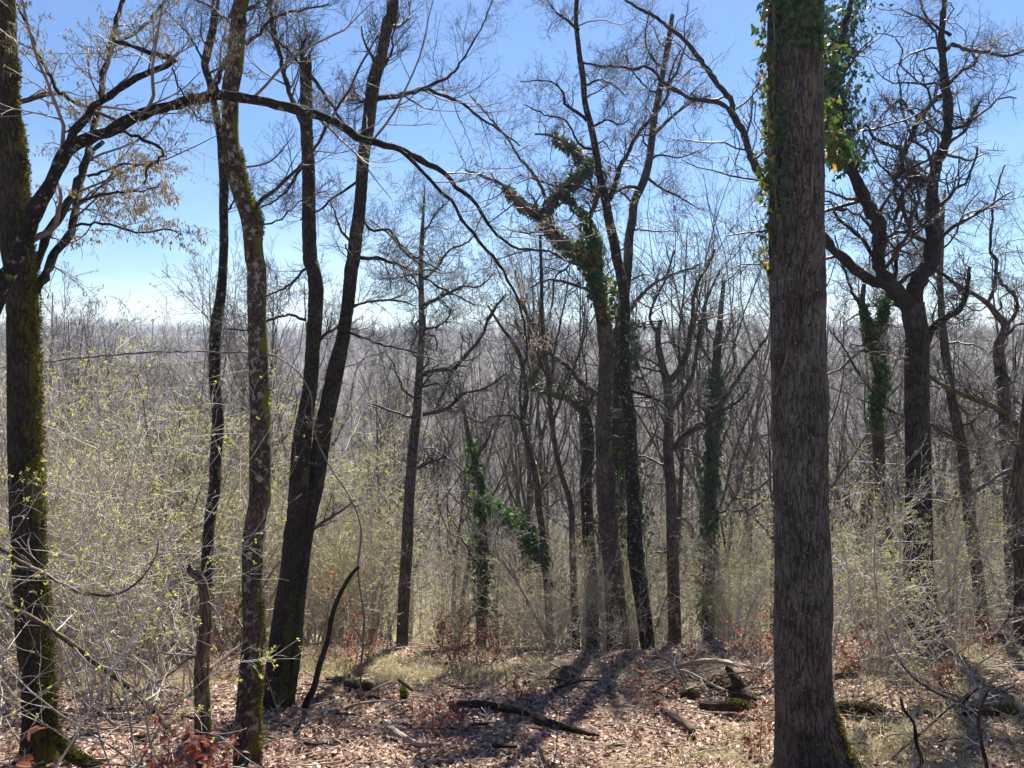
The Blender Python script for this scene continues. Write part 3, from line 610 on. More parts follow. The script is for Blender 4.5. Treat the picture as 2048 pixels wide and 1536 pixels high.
tree('bare_tree', 'grey trunk with a mossy low limb, standing past the sinuous grey trunk', 12.8, 'grey',
     '1940,583,7 1974,606,10 1994,630,13 2011,653,16 1998,691,20 2001,739,22 2008,790,23 2011,841,24 2015,909,26 2021,960,27 2023,1035,28 2025,1140,28 2034,1280,30',
     [('2042,890 2030,845 2004,824 1981,810 1946,797 1912,783 1882,769 1858,749', 14, 8, -.3, 'mossylimb'), ('1974,606 1987,582 1992,551 1992,517 1980,503 1984,440 1990,390 2010,330', 9, 3), ('1945,586 1912,568 1882,544 1850,520 1820,480', 7, 3), ('2011,655 2030,630 2033,600 2000,560 1996,545', 8, 4), ('2020,905 2048,850 2060,800', 8, 5)], tw='oak', seed=18, tt=.5, tn=8)
tree('bare_tree', 'reddish brown trunk at the very edge of the picture near the leaning dead branch', 11.2, 'dead',
     '2056,780,16 2050,860,22 2040,950,30 2043,1035,32 2046,1140,34 2050,1290,38', [('2048,900 2010,880 1990,890', 6, 3)], seed=19, tt=.3, tn=6, tw='oak', twmat='twig_mid')
tree('bare_tree', 'dark tree with two wavy rising forks, standing clear of the ivy-hung trunks', 14.5, 'grey',
     '1322,640,8 1316,668,11 1318,700,13 1326,735,15 1334,765,18 1338,830,19 1336,903,21 1342,976,22 1345,1100,24 1350,1290,27',
     [('1335,764 1357,742 1375,705 1379,676 1386,639 1387,602 1394,568 1411,540 1430,500', 15, 4), ('1340,830 1350,813 1377,766 1387,739 1398,677 1408,636 1415,595 1440,540', 12, 4), ('1345,900 1377,865 1411,848 1418,817 1439,807 1462,779 1480,749 1503,718 1537,670', 16, 5), ('1421,827 1452,817 1483,797 1500,770', 8, 3), ('1318,668 1300,640 1310,600 1330,560 1350,500', 8, 3), ('1332,740 1300,720 1270,705', 6, 4)], tw='oak', seed=20, tt=.3, tn=9)
tree('ivy_clad_tree', 'straight ivy-hung trunk between the wavy forked tree and the massive oak', 16.0, 'grey',
     '1448,560,7 1440,640,12 1432,740,18 1428,840,21 1423,942,23 1420,1018,24 1415,1290,26', [('1436,700 1460,660 1490,620', 6, 2), ('1434,740 1400,690 1380,650', 6, 2)], tw='oak', seed=21, tt=.2, tn=14)
tree('mossy_tree', 'contorted tree whose moss-covered limb snakes out from a yellow mossy knob', 16.5, 'darkb',
     '1168,815,16 1174,850,24 1177,903,24 1172,960,24 1176,1060,24 1184,1180,26 1186,1290,28',
     [('1172,850 1163,822 1137,800 1108,789 1082,782 1067,771 1064,753 1078,734 1086,716 1071,690 1053,683 1030,640', 17, 6, .3, 'mossylimb'), ('1168,820 1172,805 1183,798', 12, 8, 0, 'mossylimb'), ('1080,720 1100,735 1105,750 1090,760', 4, 3)], tw='oak', seed=22, tt=.8, tn=2)
tree('slender_tree', 'slim grey tree sweeping up in a shallow curve below the tip of the arching branch', 13.6, 'grey',
     '975,610,4 1000,650,6 1035,700,8 1049,756,9 1053,793,10 1045,841,11 1053,877,12 1064,921,13 1075,976,14 1078,1020,14 1086,1073,14 1093,1146,15 1100,1250,17',
     [('1058,850 1020,830 980,835 960,845 930,830', 7, 3), ('1052,880 1040,780 1055,700 1060,640', 6, 3), ('1075,990 1100,960 1130,940', 5, 3)], tw='oak', seed=23, tt=.4, tn=9)
tree('slender_tree', 'straight thin stem with whippy rising branches, just before the contorted mossy tree', 13.0, 'grey',
     '1080,470,5 1083,560,7 1085,650,8 1097,760,9 1104,850,10 1120,940,11 1141,1010,12 1145,1110,13 1152,1290,17', [('1095,760 1070,690 1045,600 1030,540', 6, 3), ('1104,850 1130,780 1160,700 1170,620', 6, 3), ('1100,800 1110,700 1130,600 1140,520', 5, 2)], seed=24, tt=.3, tn=12)
tree('ivy_clad_tree', 'short upright trunk smothered in ivy inside the valley thicket', 14.2, 'grey', '925,800,5 935,860,10 950,920,14 965,1000,18 966,1100,20 962,1290,22', [('950,920 975,880 985,850', 6, 3), ('965,1000 1016,1037 1053,1070 1086,1121 1105,1180', 12, 10, -1.)], tw='oak', seed=25, tt=.1, tn=5)
tree('leaning_whip', 'pale forked sapling leaning steeply over the brush below the smooth purplish trunk', 12.2, 'pale', '975,1085,3 1010,1130,4 1050,1190,5 1075,1240,6 1100,1290,7', [('1060,1215 1030,1150 995,1090 985,1060', 4, 2), ('1000,1120 990,1085 1002,1065', 3, 2)], seed=26, sides=8, twmat='twig_pale', cat='sapling', dens=.5, tn=3)
tree('lone_sapling', 'whip-thin hazel rod curving over in front of the twin dark trunks', 8.6, 'twig_mid', '553,712,2.5 594,742,3 622,790,3 625,842,3 639,893,3 666,944,3 700,995,3 722,1060,3.5 716,1140,3.5 728,1240,4 722,1340,4',
     [('553,712 495,705 393,703 290,705 171,715 68,725 -20,738', 4, 3, -1.6), ('620,790 600,860 585,900', 2, 1)], seed=27, sides=8, tn=6, tt=.1, twmat='twig_mid', buds=300, cat='sapling', dens=.5)

# ------------------------------------------------------------------ raised moss on trunks
def moss_on(tr, segs, n, seed, arc=(-.9, .75), size=.022):
    rt, C, R = tr; rng = np.random.default_rng(seed); S = spline(np.column_stack([C[:, [0, 2, 1]], R]), 400)[:, [0, 2, 1, 3]]
    _, py = to_px(S[:, :3]); ok = np.zeros(400, bool)
    for a, b in segs: ok |= (py > a) & (py < b)
    i = rng.choice(np.flatnonzero(ok), n); th = rng.uniform(*arc, n)
    T = norm(S[np.minimum(i + 1, 399), :3] - S[np.minimum(i, 398), :3]); e1 = norm(np.cross(T, np.array([[0., 1, 0]]))) * -1
    e1 = np.where(e1[:, :1] < 0, -e1, e1); e2 = np.array([[0, 1., 0]])
    dr = e1 * np.cos(th)[:, None] + e2 * np.sin(th)[:, None]
    keep = vnoise(S[i, 2] * 5 + seed, th * 2.5, seed) + .25 * np.cos(th) > .48; i, dr, T = i[keep], dr[keep], T[keep]; k = len(i)
    pos = S[i, :3] + T * rng.normal(size=(k, 1)) * .02 + dr * (S[i, 3] * rng.uniform(.99, 1.1, k))[:, None]
    me = leaves_mesh('moss', pos, dr + rng.normal(size=(k, 3)) * .7, rng.normal(size=(k, 3)), size * rng.uniform(.5, 1.3, k), rng.random(k), [[0, .3, 0], [1, 0, .1], [0, -.3, 0]], [[0, 1, 2]], MAT['moss'])
    child('moss', me, rt)
moss_on(TREES[1], [(120, 1560)], 6000, 71)
moss_on(TREES[4], [(300, 470), (1190, 1560)], 2600, 72)
moss_on(TREES[4], [(1340, 1400), (1180, 1290)], 700, 73, arc=(2.4, 3.8))
moss_on(TREES[5], [(1150, 1420)], 900, 74)
moss_on(TREES[0], [(1420, 1560)], 1500, 75, arc=(-.8, .6), size=.03)

# ------------------------------------------------------------------ ivy
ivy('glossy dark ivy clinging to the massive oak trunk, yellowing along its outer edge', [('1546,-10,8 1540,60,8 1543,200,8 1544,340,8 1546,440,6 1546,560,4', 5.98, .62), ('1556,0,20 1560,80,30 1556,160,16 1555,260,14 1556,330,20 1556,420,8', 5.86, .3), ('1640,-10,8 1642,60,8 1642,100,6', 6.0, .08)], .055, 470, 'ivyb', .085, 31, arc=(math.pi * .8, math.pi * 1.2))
ivy('deep green ivy draped over the upper face of the massive oak trunk', [('1592,-10,100 1592,110,102', 6.0, .5), ('1575,60,70 1572,200,60 1572,330,64 1570,470,60', 5.97, .5)], .05, 620, 'ivy', .01, 32, arc=(math.pi * 1.02, math.pi * 1.75), stems=1)
ivy('bright backlit ivy hanging in clumps from the leaning ivy limb beside the massive oak', [('1704,-10,22 1691,51,22 1670,110,24 1667,170,26 1674,239,30 1684,290,32 1694,324,28 1704,350,20', 11.9, .55), ('1650,150,24 1660,200,34 1655,250,20', 11.6, .15), ('1650,20,10 1655,150,30 1660,260,30 1680,310,40', 11.7, .3)], .08, 2300, 'ivy', .32, 33)
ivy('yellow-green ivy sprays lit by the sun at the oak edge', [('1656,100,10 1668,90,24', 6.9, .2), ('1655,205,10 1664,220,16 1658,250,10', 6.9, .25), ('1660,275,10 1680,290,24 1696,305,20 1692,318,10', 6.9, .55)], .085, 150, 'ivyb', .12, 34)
ivy('ivy wrapping the forking limbs of the smooth purplish trunk', [('1010,376,4 1053,417,8 1082,428,10 1093,447,14 1111,472,16 1137,494,18 1163,513,20 1190,545,24 1196,592,26', 13.25, .42), ('1093,425,12 1119,388,14 1141,366,14 1159,352,14 1184,338,12', 13.3, .17), ('1110,275,6 1144,297,10 1163,319,12 1188,332,14', 13.1, .12), ('1174,442,8 1190,480,14 1190,530,16 1196,600,18', 13.1, .22), ('1120,380,4 1150,410,6 1174,440,8', 13.2, .07)], .08, 2900, 'ivyc', .07, 35)
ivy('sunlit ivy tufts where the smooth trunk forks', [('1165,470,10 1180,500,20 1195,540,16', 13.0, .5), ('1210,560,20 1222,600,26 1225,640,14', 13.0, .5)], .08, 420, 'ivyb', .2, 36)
ivy('dense ivy coat on the slim crooked tree beside the forked oak', [('1726,610,6 1735,645,12 1745,670,22 1756,711,22 1762,766,24 1752,810,18 1756,858,18', 14, .7), ('1773,600,6 1759,653,12 1748,672,14', 14, .3)], .075, 1500, 'ivyc', .05, 37)
ivy('ivy hanging along the straight trunk next to the wavy forked tree', [('1432,740,18 1428,840,22 1423,942,24 1420,1018,26 1416,1250,28', 16, 1)], .09, 1500, 'ivy', .12, 38)
ivy('ivy smothering the upright trunk and the leaning bough inside the thicket', [('940,880,10 950,920,14 965,1000,20 966,1100,22 962,1230,24', 14.2, .45), ('965,1000,12 1016,1037,16 1053,1070,16 1086,1121,14', 13.7, .55)], .085, 1500, 'ivyc', .15, 39)
ivy('sparse ivy along the black trunk beside the smooth one', [('1262,640,8 1266,700,8 1268,760,8', 12.8, .4), ('1256,900,24 1270,1000,30 1290,1100,30', 12.9, .6)], .08, 500, 'ivy', .2, 40)

# woody vine on the big oak
C = parse('1626,-10 1626,240 1623,340 1622,443 1615,505 1602,568 1589,619 1578,687 1568,732 1551,790')
dv = 6.0 - np.sqrt(np.maximum(.2 ** 2 - ((C[:, 0] - 1597) / 1536 * 6) ** 2, .0)) - .014
S = spline(np.column_stack([at(C[:, 0], C[:, 1], dv)[:, [0, 2, 1]], np.linspace(.016, .008, len(C))]), 120)[:, [0, 2, 1, 3]]
V, F, bk = tubes(S[None, :, :3], S[None, :, 3] * (1 + .1 * RNG.normal(size=120)), 8)
tag(link('woody_vine', mesh('woody_vine', V, F, MAT['dead'], True, {'bk': bk})), 'bare woody vine stem running down the face of the massive oak', 'vine')

# ------------------------------------------------------------------ logs, dead branches, stumps
def log(name, label, px, mat, cat='log', lift=.75, depths=None, sides=16, rough=.006, twigs=0, seed=1, air=None, mossy=0):
    """px 'x,y,w' points lying on the ground (air = height above it per point)"""
    a = parse(px); rng = np.random.default_rng(seed); C = []; R = []
    for i, (x, y, w) in enumerate(a):
        if depths: p = at(x, y, depths[i])
        else: p = on_ground(x, y)
        r = w / 2 * p[1] / FPX * (1 if depths else 1.35)
        if not depths: p = p + np.array([0, 0, r * lift + .045])
        C.append(p); R.append(r)
    C = np.array(C); R = np.array(R)
    b = C[np.argmin(C[:, 2])]
    rt = root(name, label, cat, (b[0], b[1], float(ground(b[0], b[1]))))
    # closed ends
    d0 = norm(C[0] - C[1]); C2 = np.vstack([C[0] + d0 * R[0] * .25, C, C[-1]]); R2 = np.concatenate([[R[0] * .55], R, [R[-1] * .5]]); C2[-1] += norm(C[-1] - C[-2]) * R[-1] * .3
    tm, P, r = trunk_mesh('log', C2, R2, MAT[mat], rough, cell=.03, sides=sides, seed=seed, step=.03)
    child('wood', tm, rt)
    if twigs:
        A = Acc(); Q, RQ = spawn(P[None], r[None], twigs, .15, 1, .35, 50, 8, .15, .02, .5, rng, .003, .3, lo=.15, hi=.9); A.add(Q, RQ, 5)
        Q, RQ = spawn(Q, RQ, 3, .2, 1, .5, 50, 6, .15, 0, .6, rng, .002, .4, lo=.08, hi=.4); A.add(Q, RQ, 4)
        child('twigs', A.mesh('twigs', MAT['twig_pale']), rt)
    if mossy:
        k = mossy; i = rng.integers(0, len(P) - 1, k); off = rng.normal(size=(k, 3)); off[:, 2] = np.abs(off[:, 2]) + .5; off = norm(off)
        pos = P[i] + off * r[i][:, None] * 1.02; keep = vnoise(P[i][:, 0] * 5, P[i][:, 1] * 5, seed) > .42; pos = pos[keep]; off = off[keep]; k = len(pos)
        child('moss', leaves_mesh('moss', pos, off + rng.normal(size=(k, 3)) * .6, rng.normal(size=(k, 3)), rng.uniform(.012, .035, k), rng.random(k), [[0, .3, 0], [1, 0, .1], [0, -.3, 0]], [[0, 1, 2]], MAT['moss']), rt)
    return rt
log('fallen_log', 'long arched grey pole resting over the brush pile', '1304,1346,7 1340,1338,8 1355,1333,9 1393,1324,10 1430,1322,10 1458,1326,9 1486,1332,8 1533,1341,6', 'pale', depths=[9.8, 9.7, 9.7, 9.6, 9.5, 9.5, 9.5, 9.6], twigs=6, seed=2, cat='dead branch')
log('fallen_branch', 'bleached snapped branch sticking up at the end of the brush pile', '1369,1375,6 1350,1341,7 1339,1323,7 1319,1311,6 1311,1292,7', 'pale', depths=[9.2, 9.25, 9.3, 9.3, 9.3], twigs=5, seed=3, cat='dead branch', sides=10)
log('fallen_branch', 'thin bleached branch crossing down through the brush pile', '1354,1341,5 1374,1343,5 1404,1358,5 1428,1371,5 1450,1380,4', 'pale', depths=[9.2, 9.1, 9.0, 9.0, 8.9], twigs=4, seed=4, cat='dead branch', sides=8)
log('fallen_branch', 'grey branch propped aslant at the foot of the black furrowed trunk', '1296,1390,7 1325,1372,7 1354,1354,6', 'dead', depths=[8.9, 9.0, 9.1], seed=5, cat='dead branch', sides=8)
log('tree_stump', 'jagged rotten stump leaning in the brush pile', '1486,1378,26 1474,1362,22 1462,1346,16 1453,1333,9', 'rot', depths=[9.0, 9.05, 9.1, 9.1], seed=6, cat='stump', sides=24, rough=.015)
log('fallen_log', 'thick mossy log lying dark under the brush pile', '1420,1384,15 1440,1386,19 1470,1392,21 1495,1404,17 1510,1412,9', 'rot', seed=7, mossy=900, sides=24, rough=.012)
log('fallen_log', 'low log capped with yellow moss in front of the thick mossy log', '1400,1424,12 1430,1427,16 1465,1428,18 1495,1430,14', 'rot', seed=8, mossy=1500, sides=20, rough=.01)
log('fallen_log', 'barkless tan log pointing at the viewer below the brush pile', '1324,1432,9 1345,1445,12 1370,1462,13 1387,1478,12', 'dead', seed=9)
log('fallen_log', 'small mossy log end glowing yellow beside the brush pile', '1362,1402,14 1380,1404,16 1394,1402,13', 'rot', seed=10, mossy=900, sides=18)
log('fallen_log', 'dark half-buried log in the middle of the leaf litter', '916,1419,10 940,1421,11 975,1423,11 1005,1430,10 1035,1434,10 1060,1441,6', 'rot', seed=11, sides=20, rough=.01)
log('fallen_log', 'thick rotten log tapering to a point in the shadowed litter', '1067,1452,16 1092,1461,15 1121,1467,12 1165,1476,8 1200,1483,4', 'rot', seed=12, sides=24, rough=.014)
log('fallen_branch', 'smooth tan branch on bright leaves by the red beech seedling', '772,1464,8 798,1482,10 826,1499,10 860,1502,9 880,1500,6', 'pale', seed=13, cat='dead branch')
log('tree_stump', 'crumbling dark stump at the grass edge beyond the half-buried log', '1104,1366,14 1120,1364,20 1140,1362,20 1154,1360,12', 'rot', seed=14, cat='stump', sides=20, rough=.015, mossy=150)
log('tree_stump', 'little stump with a bright moss cap near the grass', '808,1404,12 808,1393,15 806,1383,12', 'rot', depths=[8.7, 8.75, 8.8], seed=15, cat='stump', mossy=500)
log('fallen_branch', 'short broken branch tilted up against the mossy stump', '826,1381,7 812,1370,8 797,1358,8', 'dead', depths=[8.9, 8.95, 9.0], seed=16, cat='dead branch')
log('fallen_log', 'moss-topped log by the grass at the foot of the charred stem', '655,1370,9 680,1376,12 710,1382,13 745,1389,9', 'rot', seed=17, mossy=1300)
log('fallen_log', 'mossy log beside the foot of the massive oak', '1672,1432,15 1700,1433,18 1730,1435,18 1752,1437,16 1768,1439,10', 'rot', seed=18, sides=26, rough=.014, mossy=600)
log('fallen_log', 'weathered log behind the foot of the massive oak', '1664,1364,10 1690,1362,12 1716,1360,8', 'dead', seed=19)
log('fallen_branch', 'dark bough lying across the undergrowth by the mossy trunk', '272,1386,12 300,1370,13 324,1354,13 350,1336,12 377,1314,9', 'dead', depths=[7.6, 7.8, 8.0, 8.2, 8.4], seed=20, twigs=5, cat='dead branch')
log('fallen_branch', 'dead branch leaning diagonally from the mossy trunk to the ground', '-10,1205,9 42,1223,10 98,1258,10 147,1290,11 185,1321,11 244,1363,12 286,1401,12 335,1455,13', 'dead', depths=[5.2, 5.3, 5.4, 5.6, 5.8, 6.0, 6.3, 6.6], seed=21, twigs=8, cat='dead branch', sides=10)
log('fallen_branch', 'sagging twiggy dead branch hanging before the mossy trunk', '-10,1090,6 52,1129,7 94,1150,7 150,1181,7 209,1192,6 251,1181,6 286,1153,4 310,1115,3 317,1084,3', 'dead', depths=[4.6, 4.7, 4.8, 5., 5.1, 5.2, 5.3, 5.4, 5.4], seed=22, twigs=7, cat='dead branch', sides=8)
log('fallen_branch', 'dark crooked branch upright in the grass near the edge', '1842,1540,8 1842,1513,8 1833,1488,7 1828,1447,7 1807,1419,6 1800,1394,5', 'rot', depths=[6.2] * 6, seed=23, twigs=3, cat='dead branch', sides=8)
log('fallen_branch', 'long bare branch slanting over the grass by the thin forked sapling', '1783,1516,5 1856,1454,5 1908,1408,5 1964,1373,4', 'dead', depths=[6.5, 6.9, 7.2, 7.5], seed=24, twigs=7, cat='dead branch', sides=8)
log('fallen_branch', 'grey dead limb leaning up the bank beyond the forked oak', '1940,1330,10 1965,1300,8 1996,1264,7 2040,1215,5', 'dead', depths=[10.8, 10.8, 10.7, 10.6], seed=25, twigs=8, cat='dead branch', sides=8)
log('fallen_log', 'moss-flecked log among the grass at the picture edge', '1912,1436,12 1950,1440,16 1990,1438,14 2030,1436,14', 'rot', seed=26, mossy=500)
log('mossy_root', 'root fringed with bright yellow-green moss at the foot of the mossy trunk', '105,1420,12 112,1470,18 130,1500,24 160,1522,24 195,1534,14', 'mossylimb', seed=27, mossy=2600, depths=[6.1, 6.0, 5.95, 5.9, 5.8], cat='root')
rr = np.random.default_rng(50)
spots = [(560, 1460, 40), (930, 1385, 60), (700, 1440, 50), (1240, 1500, 60), (640, 1500, 60), (1480, 1490, 50), (1010, 1505, 50), (880, 1470, 30), (1190, 1388, 50), (600, 1425, 40), (1260, 1420, 60), (1500, 1450, 40), (230, 1440, 60), (300, 1480, 70), (1900, 1490, 50), (1720, 1500, 40), (740, 1405, 50), (1060, 1400, 40), (960, 1460, 40), (1420, 1510, 50), (1340, 1500, 30), (1180, 1420, 30)]
near_what = ['by the lichen tree', 'at the grass edge', 'below the moss-topped log', 'near the shadowed litter', 'between the lichen tree and the tan branch', 'below the yellow-moss log', 'below the tapering rotten log', 'beside the red beech seedling', 'past the crumbling stump', 'by the foot of the twin trunks', 'short of the brush pile', 'next to the massive oak', 'behind the mossy trunk', 'near the broken stem', 'in the grass under the slanting branch', 'in front of the mossy log by the oak', 'by the little mossy stump', 'near the half-buried log', 'under the half-buried log', 'before the massive oak', 'below the barkless tan log', 'beyond the tapering rotten log']
for k, (x, y, l_) in enumerate(spots):
    an = rr.uniform(-.5, .5); dx, dy = l_ * math.cos(an), l_ * math.sin(an) * .4; w = rr.uniform(4, 8.5)
    pts = ' '.join(f'{x + dx * (f - .5) + rr.normal() * 1.5:.0f},{min(1535, y + dy * (f - .5) + rr.normal() * 1.5):.0f},{w * (1 - .5 * f):.1f}' for f in (0, .35, .7, 1))
    c = rr.choice(['pale', 'dead', 'rot']); cn = {'pale': 'pale barkless', 'dead': 'brown', 'rot': 'dark rotten'}[c]
    log('dead_branch', f'{cn} stick lying on the leaves {near_what[k]}', pts, c, cat='stick', lift=.9, sides=8, seed=60 + k, twigs=int(rr.integers(0, 4)), rough=.003)

# the tangle of the brush pile and of two smaller ones
def tangle(n, x0, x1, y0, y1, place, seed):
    rr = np.random.default_rng(seed); xs = np.sort(rr.uniform(x0, x1, n)); cnt = {}
    L_ = []
    for k, x in enumerate(xs):
        y = rr.uniform(y0, y1); ln = rr.uniform(40, 130); an = rr.normal() * .5; dd = float(on_ground(x, y)[1]); up = rr.uniform(0, 45)
        f = np.array([0, .3, .6, 1.]); px = x + (f - .5) * ln * math.cos(an) * (1 if rr.random() < .5 else -1); py = y - up * f - np.sin(f * 3) * rr.uniform(0, 9) + rr.normal(size=4) * 2 + 2
        w = rr.uniform(3.2, 7.5); c = rr.choice(['pale', 'dead', 'pale', 'rot']); L_.append((px, py, w, c, dd, rr.uniform(-.5, .3)))
        cnt[c] = cnt.get(c, 0) + 1
    seen = {}; nm = {'pale': 'bleached', 'dead': 'brown', 'rot': 'blackened'}; o = ['first', 'second', 'third', 'fourth', 'fifth', 'sixth', 'seventh', 'eighth', 'ninth', 'tenth', 'eleventh', 'twelfth', 'thirteenth', 'fourteenth', 'fifteenth']
    for k, (px, py, w, c, dd, dz) in enumerate(L_):
        i = seen.get(c, 0); seen[c] = i + 1
        lab = f'{o[i]} {nm[c]} thin branch from left {place}' if cnt[c] > 1 else f'only {nm[c]} thin branch {place}'
        rt = log('dead_branch', lab, ' '.join(f'{a:.0f},{min(b, 1533):.0f},{w * (1 - .55 * q):.1f}' for a, b, q in zip(px, py, (0, .3, .6, 1))), c, depths=[dd, dd + dz * .3, dd + dz * .6, dd + dz], cat='dead branch', sides=6, seed=seed * 100 + k, twigs=int(rr.integers(2, 7)), rough=0)
        rt['group'] = 'thin dead branches ' + place
tangle(24, 1310, 1545, 1335, 1400, 'in the tangle of the brush pile', 5)
tangle(9, 1060, 1200, 1350, 1385, 'by the crumbling stump', 6)
tangle(12, 130, 400, 1370, 1470, 'on the litter behind the mossy trunk', 7)
tangle(9, 560, 780, 1370, 1420, 'around the moss-topped log', 8)
tangle(12, 1690, 2040, 1350, 1440, 'across the rough ground below the forked oak', 9)

# ------------------------------------------------------------------ leaf litter
def litter(n, rng, ymin, ymax):
    y = np.sqrt(rng.uniform(ymin ** 2, ymax ** 2, n)); x = rng.uniform(-1, 1, n) * (.74 * y + .6)
    keep = rng.random(n) < np.where(vnoise(x * .9, y * .9, 21) > .3, 1, .35); x = x[keep]; y = y[keep]; n = len(x)
    z = ground(x, y) + rng.random(n) ** 2 * .045
    nr = np.stack([rng.normal(size=n) * .42, rng.normal(size=n) * .42 - .02, np.ones(n)], -1)
    tp = np.stack([np.cos(a := rng.random(n) * 6.283), np.sin(a), rng.normal(size=n) * .3], -1)
    us = np.array([0, .3, .68, 1.]); wd = np.array([.05, .27, .25, .03])
    bend = rng.normal(size=n) * .45 + .25; fold = rng.normal(size=n) * .5 + .35
    T = np.empty((n, 12, 3))
    for i, (u, w) in enumerate(zip(us, wd)):
        for j, s in enumerate((-1, 0, 1)):
            T[:, i * 3 + j, 0] = u - .5; T[:, i * 3 + j, 1] = s * w * rng.uniform(.8, 1.2, n)
            T[:, i * 3 + j, 2] = bend * (u - .5) ** 2 * 1.6 + fold * abs(s) * w + rng.normal(size=n) * .03
    F = [[i * 3 + j, i * 3 + j + 1, i * 3 + j + 4, i * 3 + j + 3] for i in range(3) for j in range(2)]
    return leaves_mesh('fallen_leaves', np.stack([x, y, z], -1), tp, nr, rng.uniform(.03, .078, n), rng.random(n) ** .8, T, F, MAT['litter'])
tag(link('fallen_leaves', litter(100000, np.random.default_rng(41), 4.6, 15.5)), 'carpet of dry pinkish tan leaves covering the clearing', 'dead leaves', None, 'stuff')

# small fallen twigs
rng = np.random.default_rng(42); n = 3000
y = np.sqrt(rng.uniform(25, 200, n)); x = rng.uniform(-1, 1, n) * (.74 * y + .5); a = rng.random(n) * 6.283; ln = rng.uniform(.06, .65, n); K = 5
P = np.empty((n, K, 3)); c = np.stack([x, y], -1); d = np.stack([np.cos(a), np.sin(a)], -1)
lift = rng.uniform(.0, .06, (n, 1)) + np.where(rng.random((n, 1)) < .15, rng.uniform(0, .15, (n, 1)) * np.linspace(0, 1, K)[None], 0)
for k in range(K):
    q = c + d * (ln * (k / (K - 1) - .5))[:, None] + rng.normal(size=(n, 2)) * (ln * .04)[:, None]; P[:, k, :2] = q
P[:, :, 2] = ground(P[..., 0], P[..., 1]) + .02 + lift
A = Acc(); A.add(P, np.repeat(rng.uniform(.0025, .009, n)[:, None], K, 1) * np.linspace(1, .5, K), 4)
tag(link('twig_litter', A.mesh('twig_litter', MAT['stick'])), 'scattered small broken twigs lying over the leaf carpet', 'twigs', None, 'stuff')

# grass
def grass(blobs, n, rng, hmin, hmax):
    X = []; Y = []; W = []
    while sum(map(len, X)) < n:
        y = np.sqrt(rng.uniform(5.2 ** 2, 15.5 ** 2, 60000)); x = rng.uniform(-1, 1, 60000) * (.74 * y + .3)
        px, py = to_px(np.stack([x, y, ground(x, y)], -1)); p = np.zeros(len(x))
        for bx, by, sx, sy_, w in blobs: p = np.maximum(p, w * np.exp(-((px - bx) / sx) ** 2 - ((py - by) / sy_) ** 2))
        p *= np.clip(vnoise(x * 5, y * 5, 31) * 2.2 - .6, .05, 1); k = rng.random(len(x)) < p * .5
        X.append(x[k]); Y.append(y[k])
    x = np.concatenate(X)[:n]; y = np.concatenate(Y)[:n]
    h = rng.uniform(hmin, hmax, n); a = rng.random(n) * 6.283; ln = rng.uniform(.2, 1.1, n); w = rng.uniform(.0018, .0038, n)
    base = np.stack([x, y, ground(x, y)], -1); d = np.stack([np.cos(a), np.sin(a), 0 * a], -1); s = np.stack([-np.sin(a), np.cos(a), 0 * a], -1)
    V = np.empty((n, 8, 3))
    for i, t_ in enumerate((0, .4, .75, 1.)):
        c = base + d * (h * ln * t_ ** 2)[:, None] + np.array([0, 0, 1]) * (h * (t_ - .45 * ln * t_ ** 2.5))[:, None]
        ww = (w * (1 - t_ ** 2) + .0003)[:, None]; V[:, 2 * i] = c - s * ww; V[:, 2 * i + 1] = c + s * ww
    F = (np.array([[0, 1, 3, 2], [2, 3, 5, 4], [4, 5, 7, 6]])[None] + (np.arange(n) * 8)[:, None, None]).reshape(-1, 4)
    return mesh('grass', V.reshape(-1, 3), F, MAT['grass'], False, {'tint': np.repeat(np.clip(rng.normal(.62, .22, n), 0, 1), 8)})
BL = [(800, 1345, 190, 26, 1), (1000, 1352, 120, 20, .8), (1160, 1350, 140, 18, .6), (1800, 1500, 170, 60, .5), (1960, 1430, 150, 60, .45), (1500, 1478, 90, 22, .7), (300, 1368, 130, 22, .8), (1750, 1350, 200, 40, .4), (1620, 1420, 60, 40, .5), (1350, 1340, 90, 16, .5), (640, 1345, 80, 20, .6), (1450, 1530, 160, 25, .5), (1960, 1320, 120, 20, .4)]
tag(link('grass', grass(BL, 24000, np.random.default_rng(43), .05, .2)), 'pale wispy woodland grass in patches at the clearing edge', 'grass', None, 'stuff')

